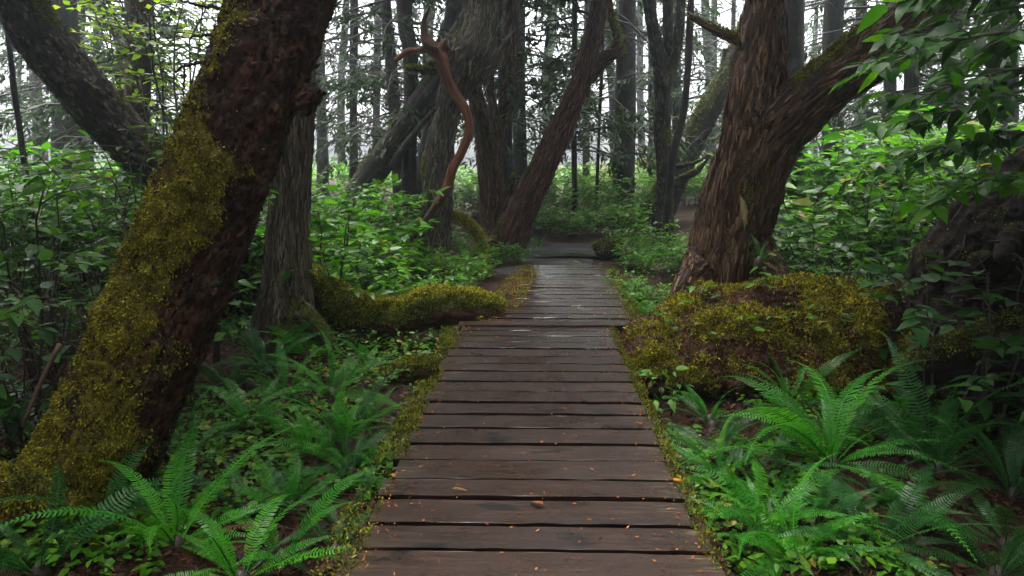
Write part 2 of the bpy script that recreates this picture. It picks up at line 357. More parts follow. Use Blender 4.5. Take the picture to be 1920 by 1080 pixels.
# ------------------------------------------------------------------ ground, path
def make_ground():
    def axis(n, c, k, ext):
        s = np.linspace(-1, 1, n); return c + ext * np.sinh(k * s) / math.sinh(k)
    xs = axis(240, 0.3, 4.2, 90); ys = axis(260, 6.0, 4.0, 90)
    X, Y = np.meshgrid(xs, ys); Z = ground_z(X, Y)
    V = np.stack([X, Y, Z], -1).reshape(-1, 3); n = len(xs); m = len(ys)
    i = (np.arange(m - 1)[:, None] * n + np.arange(n - 1)[None]).ravel()
    o = obj('ground', mesh('ground', V, [np.stack([i, i + 1, i + n + 1, i + n], -1)], [M['soil']]))
    tag(o, 'dark red-brown forest floor of wet soil and needle litter', None, None, 'structure')
make_ground()
def sheet(name, cx, pts_fn, mat, label, dz, nu=30, nv=16):
    V = []
    for j in range(nv):
        for i in range(nu):
            x, y = pts_fn(i / (nu - 1), j / (nv - 1)); V.append((x, y, gz(x, y) + dz))
    i = (np.arange(nv - 1)[:, None] * nu + np.arange(nu - 1)[None]).ravel()
    o = obj(name, mesh(name, V, [np.stack([i, i + 1, i + nu + 1, i + nu], -1)], [mat])); tag(o, label, None, None, 'structure'); return o
def path_fn(u, v):
    y = 9.45 + v * 3.1; cx = board_x(y) + 0.08 + 0.42 * v
    hw = 0.62 + 0.30 * v + 0.06 * math.sin(v * 17) + 0.04 * math.sin(v * 31)
    return cx + (u * 2 - 1) * hw, y
sheet('path', 0, path_fn, M['gravel'], 'wet grey gravel path beyond the end of the boardwalk', 0.012)
def puddle(cx, cy, rx, ry, seed, label):
    rng = random.Random(seed); n = 28; z = gz(cx, cy) + 0.05
    ph = [rng.uniform(0, 6.28) for _ in range(3)]
    V = [(cx, cy, z)]
    for k in range(n):
        a = k / n * 2 * math.pi; r = 1 + 0.22 * math.sin(2 * a + ph[0]) + 0.14 * math.sin(3 * a + ph[1]) + 0.07 * math.sin(5 * a + ph[2])
        V.append((cx + rx * r * math.cos(a), cy + ry * r * math.sin(a), z))
    T = [(0, 1 + k, 1 + (k + 1) % n) for k in range(n)]
    tag(obj('water', mesh('puddle', V, [np.array(T)], [M['water']])), label, None, None, 'structure')
p = on_z(1062, 482, -0.06); puddle(p[0], p[1], 0.42, 0.22, 3, 'shallow bright puddle on the gravel at the boardwalk end')

# ------------------------------------------------------------------ boardwalk
def line_at(a, b, y):
    A, B = on_z(a[0], a[1], 0), on_z(b[0], b[1], 0); k = (y - A[1]) / (B[1] - A[1]); return A[0] + k * (B[0] - A[0])
YAW = math.atan(0.033)
def plank_mesh(L, W, T, seed, mat='plank'):
    rng = np.random.default_rng(seed); n = 14; b = 0.001
    prof = np.array([(-W / 2 + b, 0), (W / 2 - b, 0), (W / 2, -b), (W / 2, -T), (-W / 2, -T), (-W / 2, -b)])
    xs = np.linspace(-L / 2, L / 2, n); V = []
    ej = rng.uniform(-0.014, 0.014, (2, 6)); bow = rng.uniform(-0.005, 0.005); cup = rng.uniform(-0.003, 0.002)
    for i, x in enumerate(xs):
        e = ej[0] if i == 0 else ej[1] if i == n - 1 else np.zeros(6)
        wob = rng.uniform(-0.0022, 0.0022, (6, 2)); wob[3:5] *= 0.3
        if i in (0, n - 1): wob[[0, 1, 2, 5]] += rng.uniform(-0.005, 0.001, (4, 2))
        for k in range(6):
            V.append((x + e[k], prof[k, 0] + wob[k, 0] + bow * (1 - (2 * x / L) ** 2), prof[k, 1] + wob[k, 1] * 0.7))
    i = np.arange(n - 1)[:, None] * 6; j = np.arange(6)[None]; j2 = (j + 1) % 6
    Q = np.stack([i + j, i + 6 + j, i + 6 + j2, i + j2], -1).reshape(-1, 4)
    Q = np.vstack([Q, [[0, 1, 2, 3], [0, 3, 4, 5]], np.array([[3, 2, 1, 0], [5, 4, 3, 0]]) + (n - 1) * 6])
    me = mesh('plank', V, [Q], [M[mat]], None, False)
    return me
def boardwalk(name, label, y0, y1, left, right, pitch, seed, dz=0.0):
    cx = (line_at(*left, (y0 + y1) / 2) + line_at(*right, (y0 + y1) / 2)) / 2
    t = thing(name, label, None, (cx, y0, dz)); t['kind'] = 'structure'
    rng = random.Random(seed); y = y0; k = 0
    while y < y1 - 0.05:
        wd = pitch * rng.uniform(0.88, 1.06); gap = rng.uniform(0.018, 0.034); yc = y + wd / 2
        xl = line_at(*left, yc) + rng.uniform(-0.025, 0.025); xr = line_at(*right, yc) + rng.uniform(-0.025, 0.025)
        o = obj('plank', plank_mesh(xr - xl, wd - gap, 0.045, seed * 100 + k, 'plank' if yc < YS - 0.9 else 'plank_wet'), t)
        o.location = ((xl + xr) / 2 - cx, yc - y0, rng.uniform(-0.004, 0.004))
        o.rotation_euler = (rng.uniform(-0.008, 0.008), rng.uniform(-0.003, 0.003), -YAW * 0.75 + rng.uniform(-0.006, 0.006))
        y += wd; k += 1
    for sgn, ln in ((1, left), (-1, right)):                       # stringers under the plank ends
        a = np.array([line_at(*ln, y0) + 0.10 * sgn - cx, 0, -0.125]); b = np.array([line_at(*ln, y1) + 0.10 * sgn - cx, y1 - y0, -0.125])
        V = []
        for pnt in (a, b):
            for ox, oz in ((-0.05, -0.12), (0.05, -0.12), (0.05, 0.07), (-0.05, 0.07)): V.append(pnt + np.array([ox, 0, oz]))
        obj('stringer', mesh('stringer', V, [np.array([(0, 1, 5, 4), (1, 2, 6, 5), (2, 3, 7, 6), (3, 0, 4, 7), (3, 2, 1, 0), (4, 5, 6, 7)])], [M['root_dark']], None, False), t)
    return t
YS = float(on_z(1000, 608, 0)[1])
L1, R1 = ((665, 1030), (826, 690)), ((1332, 1040), (1168, 665))
L2, R2 = ((915, 597), (984, 498)), ((1188, 597), (1138, 494))
YS = float(on_z(1000, 608, 0)[1])
boardwalk('boardwalk', 'near run of dark wet plank boardwalk leading from the camera', 1.55, YS - 0.12, L1, R1, 0.205, 5)
boardwalk('boardwalk', 'far narrower run of boardwalk shining wet below the raised cross plank', YS + 0.10, 9.55, L2, R2, 0.205, 6, -0.02)
sp = obj('cross_plank', plank_mesh(1.62, 0.15, 0.06, 991)); sp.location = ((on_z(859, 608, 0)[0] + on_z(1198, 608, 0)[0]) / 2, YS - 0.01, 0.012)
sp.rotation_euler = (0, 0, -0.01)
tag(sp, 'wider reddish plank laid across the joint of the two boardwalk runs', 'plank')

# ------------------------------------------------------------------ scatter of small blades
def sprigs(geo, P, N, length, width, rng, hang=0.0, spread=0.8, val=None):
    n = len(P); D = N * 1.0 + rng.normal(0, spread, (n, 3)) * 0.8; D[:, 2] -= hang
    D /= np.linalg.norm(D, axis=1)[:, None] + 1e-9
    ln = length * rng.uniform(0.5, 1.4, n)[:, None]; S = np.cross(D, rng.normal(0, 1, (n, 3))); S /= np.linalg.norm(S, axis=1)[:, None] + 1e-9
    wd = width * rng.uniform(0.6, 1.3, n)[:, None]
    mid = P + D * ln * 0.5
    V = np.stack([P, mid + S * wd, P + D * ln, mid - S * wd], 1).reshape(-1, 3)
    Q = np.arange(n * 4).reshape(-1, 4)
    geo.add(V, Q, None, np.repeat(rng.random(n) if val is None else val, 4))
def tri_sample(V, Q, wgt, n, rng):
    """sample n points on quads weighted by per-vertex wgt"""
    a, b, c, d = (V[Q[:, k]] for k in range(4)); nr = np.cross(c - a, d - b); ar = np.linalg.norm(nr, axis=1) + 1e-12
    w_ = ar * wgt[Q].mean(1); w_ = w_ / w_.sum(); f = rng.choice(len(Q), n, p=w_)
    u, v = rng.random((n, 1)), rng.random((n, 1))
    P = a[f] * (1 - u) * (1 - v) + b[f] * u * (1 - v) + c[f] * u * v + d[f] * (1 - u) * v
    return P, nr[f] / ar[f][:, None]

# ------------------------------------------------------------------ trunks: tubes fused into one skin, bark relief displaced along the grain
def fused(tubes, voxel, grain=0.10, amp=0.02, freq=9.0, twist=0.0, lump=0.03, flaky=0.0, smooth_it=6, moss_fn=None):
    """tubes: list of (pts, radii).  returns V, Q, bco, moss, normals"""
    Vs, Qs, Ts, n = [], [], [], 0; C, RAD, S, TG = [], [], [], []
    for pts, rad in tubes:
        m = max(24, int(len(pts) * 10)); P = catmull(pts, m); r = catmull(np.stack([rad, rad, rad], -1), m)[:, 0]
        r = np.clip(r, 0.004, None)
        v, q, t = tube(P, r, 28); Vs.append(v); Qs.append(q + n); Ts.append(t + n); n += len(v)
        C.append(P); RAD.append(r); TG.append(np.gradient(P, axis=0)); S.append(np.concatenate([[0], np.cumsum(np.linalg.norm(np.diff(P, axis=0), axis=1))]) + P[0, 2])
    me = mesh('tmp', np.vstack(Vs), [np.vstack(Qs), np.vstack(Ts)])
    o = bpy.data.objects.new('tmp', me); COL.objects.link(o)
    rm = o.modifiers.new('r', 'REMESH'); rm.mode = 'VOXEL'; rm.voxel_size = voxel
    sm = o.modifiers.new('s', 'SMOOTH'); sm.iterations = smooth_it; sm.factor = 0.5
    dg = bpy.context.evaluated_depsgraph_get(); ev = o.evaluated_get(dg); em = ev.to_mesh()
    V = np.empty(len(em.vertices) * 3, np.float32); em.vertices.foreach_get('co', V); V = V.reshape(-1, 3).astype(float)
    N = np.empty(len(em.vertices) * 3, np.float32); em.vertices.foreach_get('normal', N); N = N.reshape(-1, 3).astype(float)
    Q = np.empty(len(em.loops), np.int32); em.loops.foreach_get('vertex_index', Q); Q = Q.reshape(-1, 4)
    ev.to_mesh_clear(); bpy.data.objects.remove(o); bpy.data.meshes.remove(me)
    C = np.vstack(C); TG = np.vstack(TG); TG = TG / np.linalg.norm(TG, axis=1)[:, None]; tan = np.zeros_like(V); RAD = np.concatenate(RAD); S = np.concatenate(S)
    off = np.zeros_like(V); s = np.zeros(len(V)); rr = np.zeros(len(V))
    for a in range(0, len(V), 4000):
        d = np.linalg.norm(V[a:a + 4000, None] - C[None], axis=2) - RAD[None]; k = d.argmin(1)
        wgt = np.exp(-(d - d.min(1)[:, None]) / 0.03); wgt /= wgt.sum(1)[:, None]
        s[a:a + 4000] = wgt @ S; tan[a:a + 4000] = wgt @ TG; off[a:a + 4000] = V[a:a + 4000] - wgt @ C; rr[a:a + 4000] = RAD[k]
    if twist:
        ca, sa = np.cos(twist * s), np.sin(twist * s); off = np.stack([off[:, 0] * ca - off[:, 1] * sa, off[:, 0] * sa + off[:, 1] * ca, off[:, 2]], -1)
    bco = off + np.stack([0 * s, 0 * s, s * grain], -1)
    wv = np.stack([fbm(V * 2.2, 2), fbm(V * 2.2 + 40, 2), fbm(V * 2.2 + 80, 2)], -1) * 0.06
    q = (bco + wv) * freq
    rid = 1 - np.abs(fbm(q, 4, 0.55)) * 2.2
    d = amp * (rid - 0.35) + lump * fbm(V * 2.0 + 5, 3) + amp * 0.45 * fbm(q * 3.1, 3)
    if flaky: d = d + flaky * (np.abs(fbm(V * 14 + 3, 3)) * 2 - 0.4)
    d = d * np.clip(rr / 0.12, 0.25, 1.0)
    V = V + N * d[:, None]
    moss = moss_fn(V, N, s) if moss_fn else np.zeros(len(V))
    V = V + N * (moss * 0.020 * np.clip(0.35 + 1.3 * fbm(V * 15 + 7, 3), 0, 1.4) * np.clip(rr / 0.15, 0.3, 1))[:, None]
    fused.tan = tan
    return V, Q, bco, moss, N
def trunk_obj(parent, base, name, F, mat):
    V, Q, bco, moss, N = F
    return obj(name, mesh(name, V - base, [Q], [mat], {'bco': bco, 'moss': moss}), parent)
def body_of(parent):
    for c in parent.children:
        if c.name.split('.')[0] in ('trunk', 'log', 'stem', 'root', 'roots', 'stone'): return c
    return parent
def moss_obj(parent, base, F, mat, n, length, width, seed, hang=0.5, name='moss', spread=0.8, power=1.0):
    V, Q, bco, moss, N = F; rng = np.random.default_rng(seed); wgt = np.clip(moss, 0, 1) ** power
    if wgt.sum() < 1e-6: return
    P, nr = tri_sample(V, Q, wgt, n, rng); g = Geo()
    sprigs(g, P, nr, length, width, rng, hang, spread)
    o = obj(name, g.mesh(name, [mat], False, base), body_of(parent)); o['kind'] = 'stuff'; return o
def bark_chips(parent, base, F, mat, n, ln, wd, seed, lift=0.25, thick=0.004, jit=0.16):
    V, Q, bco, moss, N = F; rng = np.random.default_rng(seed); T = fused.tan
    a, b_, c, d = (V[Q[:, k]] for k in range(4)); nr = np.cross(c - a, d - b_); ar = np.linalg.norm(nr, axis=1) + 1e-12
    w_ = ar * np.clip(1.05 - moss[Q].mean(1), 0, 1); f = rng.choice(len(Q), n, p=w_ / w_.sum()); u, v = rng.random((n, 1)), rng.random((n, 1))
    P = a[f] * (1 - u) * (1 - v) + b_[f] * u * (1 - v) + c[f] * u * v + d[f] * (1 - u) * v
    nn = nr[f] / ar[f][:, None]; tt = T[Q[f, 0]] + rng.normal(0, jit, (n, 3)); tt -= nn * (tt * nn).sum(1)[:, None]; tt /= np.linalg.norm(tt, axis=1)[:, None] + 1e-9
    bb = np.cross(nn, tt); L = ln * rng.uniform(0.4, 1.5, (n, 1)); W = wd * rng.uniform(0.5, 1.4, (n, 1)); up_ = nn * (L * rng.uniform(-0.1, 1, (n, 1)) * lift)
    j = lambda: rng.uniform(0.7, 1.25, (n, 1))
    o_ = nn * thick
    VV = np.stack([P - tt * L * j() - bb * W * j() + o_ * .3, P - tt * L * j() + bb * W * j() + o_ * .3, P + bb * W * j() * 1.1 + o_ + up_ * .4, P + tt * L * j() + bb * W * j() * .6 + o_ + up_, P + tt * L * j() - bb * W * j() * .6 + o_ + up_, P - bb * W * j() * 1.1 + o_ + up_ * .4], 1).reshape(-1, 3)
    i = np.arange(n)[:, None] * 6; QQ = np.vstack([i + np.array([0, 1, 2, 5]), i + np.array([5, 2, 3, 4])])
    g = Geo(); g.add(VV, QQ, None, np.repeat(rng.random(n), 6)); o = obj('bark_flakes', g.mesh('bark_flakes', [mat], False, base), body_of(parent)); o['kind'] = 'stuff'; return o
def tubepx(pts, Y, dY=None):
    """pts: (u, v, half width in px[, extra depth]) listed from the ground up"""
    P, r = [], []
    for k, q in enumerate(pts):
        y = Y + (q[3] if len(q) > 3 else 0); P.append(at(q[0], q[1], y)); r.append(q[2] * px(y) / 0.98)
    return P, r
def rooted(P, r, flare=1.5, drop=0.25):
    b = P[0]; z = gz(b[0], b[1]); d = P[0] - P[1]; d = d / np.linalg.norm(d)
    P0 = b + d * max(0.02, (b[2] - (z - drop)) / max(0.25, -d[2])) if b[2] > z else b + d * 0.3
    return [P0] + list(P), [r[0] * flare] + list(r)
def up(P, r, ztop, taper=0.75, lean=0.35):
    """carry a trunk on above the frame, bending back towards upright"""
    d = P[-1] - P[-2]; d = d / np.linalg.norm(d); Z = ztop - P[-1][2]
    e1 = P[-1] + d * Z * 0.45; dd = d * lean; dd[2] = 1; e2 = e1 + dd / np.linalg.norm(dd) * max(0.3, (ztop - e1[2]))
    return list(P) + [e1, e2], list(r) + [r[-1] * (1 + taper) / 2, r[-1] * taper]
def moss_side(dirv, lo, hi, ns=3.0, amp=0.5, zfade=None):
    dv = np.array(dirv, float); dv /= np.linalg.norm(dv)
    def fn(V, N, s):
        m = N @ dv + amp * fbm(V * ns + 9, 4) * 1.6
        m = smooth(m, lo, hi)
        if zfade: m = m * (1 - smooth(V[:, 2], *zfade))
        return m
    return fn

# 1: mossy leaning tree, left foreground
P, r = tubepx([(150, 935, 122), (203, 820, 104, .02), (256, 690, 98, .05), (318, 545, 94, .1), (390, 370, 89, .15), (446, 225, 86, .2), (497, 90, 85, .25), (530, -10, 85, .3)], 3.35)
P, r = rooted(P, r, 1.25, 0.2); P, r = up(P, r, 6.5, 0.7)
base = np.array([P[0][0], P[0][1], gz(P[0][0], P[0][1])])
def moss1(V, N, s):
    side = N @ np.array([-0.80, -0.42, 0.42]); low = 1 - smooth(V[:, 2], -0.1, 1.35)
    band = smooth(N @ np.array([0.1, -1.0, 0.0]), 0.8, 1.0) * smooth(V[:, 2], 0.7, 1.1) * (1 - smooth(V[:, 2], 1.45, 1.75)) * 0.6
    m = side + 0.75 * low + 1.9 * fbm(V * 4.2 + 2, 5, 0.6) - 0.6 * smooth(V[:, 2], 1.3, 2.2) + band
    return smooth(m, 0.0, 1.25)
F = fused([(P, r), ([P[0] + [-0.02, 0, 0.25], P[0] + [-0.35, 0.1, 0.08], P[0] + [-0.75, 0.25, -0.18]], [0.2, 0.14, 0.07]),
           ([P[1] + [0.05, -0.05, 0.05], P[0] + [0.30, -0.12, 0.1], P[0] + [0.55, -0.2, -0.15]], [0.16, 0.11, 0.05]),
           ([at(560, 190, 3.6), at(585, 178, 3.6), at(600, 165, 3.6)], [0.10, 0.06, 0.035])],
          0.0105, 0.30, 0.014, 13, 0.0, 0.03, 0.012, 4, moss1)
t1 = thing('leaning_tree', 'thick leaning trunk with golden moss over flaky red bark, left foreground', 'tree', base, 'big old trees beside the boardwalk')
trunk_obj(t1, base, 'trunk', F, M['bark_red'])
bark_chips(t1, base, F, M['chips_red'], 15000, 0.015, 0.0065, 101, 0.4, 0.005, 0.5)
moss_obj(t1, base, F, M['moss_gold'], 70000, 0.0165, 0.0038, 1, 0.8, spread=0.8, power=1.3)

# 2: straight grey-brown trunk right behind it
P, r = tubepx([(536, 575, 52), (540, 500, 40), (545, 380, 36), (552, 240, 34), (556, 60, 34)], 6.3)
P, r = rooted(P, r, 1.5); P, r = up(P, r, 7, 0.8)
base = np.array([P[0][0], P[0][1], gz(P[0][0], P[0][1])])
F = fused([(P, r), ([P[1] + [0, -.02, .05], P[1] + [0.25, -0.15, -0.08], P[1] + [0.5, -0.25, -0.3]], [.15, .1, .05])], 0.014, 0.07, 0.02, 12, 0.3, 0.03, 0, 4, moss_side((0.2, -0.2, 0.3), 0.55, 1.1, 2, 0.6, (0, 0.9)))
t2 = thing('straight_tree', 'slim grey-brown trunk standing directly behind the mossy leaning trunk', 'tree', base)
trunk_obj(t2, base, 'trunk', F, M['bark_cedar']); moss_obj(t2, base, F, M['moss_green'], 2500, 0.025, 0.005, 2)
bark_chips(t2, base, F, M['chips_grey'], 5000, 0.07, 0.006, 102, 0.06)

# 3: dark trunk leaning to the upper left
P, r = tubepx([(345, 380, 44), (290, 310, 42), (215, 235, 40), (135, 145, 40), (70, 60, 41), (20, -30, 42)], 7.6)
P, r = rooted(P, r, 1.3); P, r = up(P, r, 6.5, 0.75, 0.5)
base = np.array([P[0][0], P[0][1], gz(P[0][0], P[0][1])])
F = fused([(P, r)], 0.016, 0.3, 0.02, 8, 0.0, 0.03, 0.012, 4, moss_side((0.5, 0, 0.8), 0.75, 1.3, 2, 0.6))
t3 = thing('leaning_tree', 'dark scaly trunk leaning steeply out of the top left corner', 'tree', base)
trunk_obj(t3, base, 'trunk', F, M['bark_grey']); moss_obj(t3, base, F, M['moss_green'], 2500, 0.03, 0.006, 3)
bark_chips(t3, base, F, M['chips_grey'], 6000, 0.03, 0.014, 103, 0.25, 0.008)

# 4: twisted cedar with the red root
P, r = tubepx([(815, 450, 25), (820, 380, 25), (822, 300, 24), (838, 215, 20), (854, 165, 27), (882, 110, 41), (903, 60, 33), (915, 0, 28), (922, -60, 27)], 10.8)
P, r = rooted(P, r, 1.35); P, r = up(P, r, 7.5, 0.8)
base = np.array([P[0][0], P[0][1], gz(P[0][0], P[0][1])])
k1 = tubepx([(905, 140, 14), (922, 128, 7, -.15), (936, 112, 5, -.2), (940, 90, 4, -.2), (956, 68, 3, -.2)], 10.7)
k2 = tubepx([(850, 112, 14), (838, 92, 10, -.1), (832, 78, 8, -.15)], 10.7)
F = fused([(P, r), k1, k2], 0.015, 0.045, 0.036, 13, 1.1, 0.03, 0, 2, moss_side((-0.8, -0.2, 0.6), 0.85, 1.2, 2, 0.5))
t4 = thing('twisted_cedar', 'twisted fluted grey cedar with bulging bend left of the boardwalk end', 'tree', base)
trunk_obj(t4, base, 'trunk', F, M['bark_cedar']); moss_obj(t4, base, F, M['moss_green'], 2500, 0.04, 0.008, 4)
bark_chips(t4, base, F, M['chips_pale'], 7000, 0.11, 0.009, 104, 0.05, 0.008)
# the red root snaking down it
Y4 = 10.35
rt = tubepx([(768, 452, 5.2), (790, 425, 6.2), (815, 392, 7.8), (838, 352, 8.3), (848, 318, 8.3), (866, 285, 7.8), (880, 245, 7.8), (872, 205, 7.8), (850, 172, 8.3), (836, 140, 9.4), (826, 105, 10.4), (808, 88, 11.4), (797, 70, 7.3), (795, 40, 4.2), (806, 12, 2.1)], Y4)
k3 = tubepx([(802, 90, 8), (785, 95, 5), (765, 96, 5), (752, 106, 5), (740, 114, 4)], Y4)
k4 = tubepx([(822, 100, 9), (830, 86, 7), (836, 74, 3)], Y4)
F = fused([rt, k3, k4], 0.012, 0.05, 0.020, 16, 0.6, 0.02, 0.004, 2, lambda V, N, s: np.maximum(1 - smooth(V[:, 2] + 0.4 * fbm(V * 4, 3), 0.5, 1.7), smooth(V[:, 2] + 0.4 * fbm(V * 4, 3), 2.4, 3.6)) * 0.75)
base = np.array([rt[0][0][0], rt[0][0][1], gz(rt[0][0][0], rt[0][0][1])])
tr = thing('snaking_root', 'bare orange-red root snaking down in front of the twisted cedar', 'root', base)
trunk_obj(tr, base, 'stem', F, M['bare_wood'])
mb = tubepx([(818, 132, 8), (795, 134, 6), (780, 129, 5), (764, 129, 5)], 10.5)
F = fused([mb, tubepx([(800, 132, 4), (806, 122, 3), (818, 119, 3)], 10.5)], 0.014, 0.1, 0.01, 12, 0, 0.01, 0, 2, lambda V, N, s: smooth(N[:, 2] + 0.4 * fbm(V * 6, 3), 0.0, 0.6))
trunk_obj(t4, np.array(t4.location), 'branch_stub', F, M['bark_grey'])['label'] = 'short branch stub thick with green moss'
moss_obj(t4, np.array(t4.location), F, M['moss_green'], 1200, 0.04, 0.009, 5, 0.2, 'stub_moss')

# 5: leaning trunk behind the cedar
P, r = tubepx([(700, 325, 24), (735, 275, 22), (775, 215, 21), (812, 155, 20), (845, 95, 19)], 13.5)
P, r = rooted(P, r, 1.3); P, r = up(P, r, 6.0, 0.8, 0.6)
base = np.array([P[0][0], P[0][1], gz(P[0][0], P[0][1])])
F = fused([(P, r), tubepx([(735, 318, 7, -.2), (752, 285, 7, -.3), (790, 235, 5, -.3), (812, 210, 4, -.25)], 13.5)], 0.022, 0.12, 0.02, 9, 0, 0.03, 0, 3, moss_side((-0.6, 0, 0.8), 0.6, 1.1, 2, 0.5))
t5 = thing('leaning_tree', 'mossy grey trunk slanting up behind the twisted cedar', 'tree', base)
trunk_obj(t5, base, 'trunk', F, M['bark_grey']); moss_obj(t5, base, F, M['moss_green'], 1800, 0.04, 0.009, 6)

# 6: forked cedar, centre
P, r = tubepx([(928, 430, 25), (922, 350, 21), (917, 280, 21), (905, 230, 15), (893, 180, 12), (886, 110, 11), (882, 0, 10)], 12.6)
P, r = rooted(P, r, 1.4); P, r = up(P, r, 7, 0.8)
s2 = tubepx([(922, 290, 17), (936, 245, 13), (950, 195, 12), (956, 120, 11), (960, 0, 11)], 12.7); s2 = up(*s2, 7.5, 0.8)
s3 = tubepx([(930, 250, 10), (925, 205, 7), (920, 170, 6), (921, 140, 5)], 12.3)
s4 = tubepx([(948, 385, 8), (958, 350, 6, -.2), (964, 325, 2, -.25)], 12.4)
base = np.array([P[0][0], P[0][1], gz(P[0][0], P[0][1])])
F = fused([(P, r), s2, s3, s4], 0.018, 0.06, 0.030, 13, 0.5, 0.04, 0, 3, moss_side((0, -0.5, 0.8), 0.8, 1.2, 2, 0.5))
t6 = thing('forked_cedar', 'forked brown cedar between the twisted cedar and the rust-red leaning trunk', 'tree', base)
trunk_obj(t6, base, 'trunk', F, M['bark_brown']); moss_obj(t6, base, F, M['moss_green'], 2000, 0.04, 0.009, 7)
bark_chips(t6, base, F, M['chips_brown'], 6000, 0.11, 0.010, 106, 0.05, 0.008)

# 7: rust-red trunk leaning right at the end of the boardwalk
P, r = tubepx([(948, 470, 36), (975, 405, 27), (1005, 340, 24), (1047, 250, 20), (1089, 155, 17), (1112, 70, 15), (1126, 0, 15), (1136, -60, 15)], 11.3)
P, r = rooted(P, r, 1.35); P, r = up(P, r, 7, 0.8)
s2 = tubepx([(1085, 160, 16), (1118, 125, 12, -.1), (1143, 103, 10, -.15), (1158, 92, 11, -.15), (1160, 70, 8, -.1), (1150, 40, 6), (1142, 10, 5), (1140, -30, 4)], 11.5)
s3 = tubepx([(960, 460, 20), (915, 468, 18, -.2), (890, 482, 12, -.3), (870, 500, 9, -.4)], 11.3)
base = np.array([P[0][0], P[0][1], gz(P[0][0], P[0][1])])
def moss7(V, N, s):
    a = smooth(N[:, 2] * 0.7 - N[:, 0] * 0.6 + 0.8 * fbm(V * 3, 3), 0.45, 0.9) * (1 - smooth(V[:, 2], 0.1, 0.9))
    b = smooth(V[:, 0], at(1140, 90, 11.3)[0], at(1152, 90, 11.3)[0]) * smooth(V[:, 2], 2.8, 3.2)
    return np.maximum(a, b * smooth(fbm(V * 4, 2), -0.4, 0.2))
F = fused([(P, r), s2, s3], 0.015, 0.045, 0.030, 14, 0.35, 0.03, 0, 2, moss7)
t7 = thing('leaning_tree', 'rust-brown fibrous trunk leaning right at the far end of the boardwalk', 'tree', base)
trunk_obj(t7, base, 'trunk', F, M['bark_rust']); moss_obj(t7, base, F, M['moss_green'], 6000, 0.04, 0.008, 8)
bark_chips(t7, base, F, M['chips_rust'], 8000, 0.10, 0.008, 107, 0.06, 0.008)
# golden moss arch beside it
P, r = tubepx([(835, 402, 6, .1), (862, 408, 8), (885, 425, 9), (900, 448, 10), (902, 468, 12), (892, 488, 15)], 10.9)
base = np.array([P[-1][0], P[-1][1], gz(P[-1][0], P[-1][1])])
F = fused([(P, r)], 0.017, 0.2, 0.012, 12, 0, 0.015, 0, 3, lambda V, N, s: smooth(N[:, 2] + 0.5 * fbm(V * 5, 3), -0.7, -0.2))
ta = thing('arching_root', 'arched root wrapped in bright golden moss beside the rust-brown trunk', 'root', base)
trunk_obj(ta, base, 'stem', F, M['bark_brown']); moss_obj(ta, base, F, M['moss_bright'], 7000, 0.030, 0.007, 9, 0.2)

# 9: slender forked trunk right of centre
P, r = tubepx([(1247, 430, 17), (1246, 350, 14), (1243, 250, 14), (1243, 170, 15), (1238, 115, 13), (1226, 60, 10), (1216, 0, 10), (1210, -60, 9)], 12.6)
P, r = rooted(P, r, 1.4); P, r = up(P, r, 7.5, 0.7)
s2 = tubepx([(1243, 175, 12), (1254, 110, 10), (1253, 50, 9), (1252, -20, 9)], 12.7); s2 = up(*s2, 8, 0.7)
s3 = tubepx([(1246, 165, 12), (1266, 105, 9), (1274, 50, 9), (1278, -20, 8)], 12.5); s3 = up(*s3, 7.5, 0.7)
base = np.array([P[0][0], P[0][1], gz(P[0][0], P[0][1])])
F = fused([(P, r), s2, s3], 0.018, 0.12, 0.02, 10, 0, 0.03, 0.005, 3, moss_side((0.3, -0.3, 0.2), 0.9, 1.4, 3, 0.8))
t9 = thing('forked_tree', 'slender grey trunk splitting into three stems right of the path', 'tree', base)
trunk_obj(t9, base, 'trunk', F, M['bark_grey']); moss_obj(t9, base, F, M['moss_green'], 1500, 0.03, 0.007, 10)
bark_chips(t9, base, F, M['chips_grey'], 4000, 0.04, 0.012, 109, 0.15, 0.006)
P, r = tubepx([(1258, 330, 7), (1262, 290, 7), (1280, 220, 7), (1289, 140, 6), (1294, 40, 6), (1297, -30, 5)], 12.0)
P, r = rooted(P, r, 1.2); P, r = up(P, r, 6.5, 0.7); base = np.array([P[0][0], P[0][1], gz(P[0][0], P[0][1])])
F = fused([(P, r)], 0.018, 0.15, 0.008, 12, 0, 0.015, 0, 3)
tt = thing('bent_sapling', 'thin bent stem curving up close beside the three-stemmed trunk', 'tree', base); trunk_obj(tt, base, 'trunk', F, M['bark_far'])
# 10: mossy trunk leaning right behind it
P, r = tubepx([(1255, 355, 26), (1290, 285, 22), (1325, 215, 20), (1362, 145, 18), (1392, 70, 15), (1412, 0, 13)], 15.0)
P, r = rooted(P, r, 1.3); P, r = up(P, r, 7, 0.8); base = np.array([P[0][0], P[0][1], gz(P[0][0], P[0][1])])
lb = tubepx([(1268, 345, 9), (1290, 330, 7, -.4), (1305, 322, 6, -.6), (1322, 305, 3, -.8), (1335, 285, 2, -.9)], 14.6)
lb2 = tubepx([(1262, 312, 5, -.4), (1285, 310, 4, -.6), (1310, 302, 3, -.8), (1330, 288, 2, -.9)], 14.6)
sv = tubepx([(1318, 225, 14), (1335, 190, 8), (1352, 150, 6), (1360, 90, 5)], 15)
F = fused([(P, r), lb, lb2, sv], 0.022, 0.2, 0.018, 8, 0, 0.03, 0.008, 3, moss_side((-0.5, -0.2, 0.7), 0.3, 0.9, 2, 0.6))
t10 = thing('leaning_tree', 'moss-covered trunk leaning right in mist behind the three-stemmed trunk', 'tree', base)
trunk_obj(t10, base, 'trunk', F, M['bark_grey']); moss_obj(t10, base, F, M['moss_green'], 3500, 0.05, 0.01, 11)

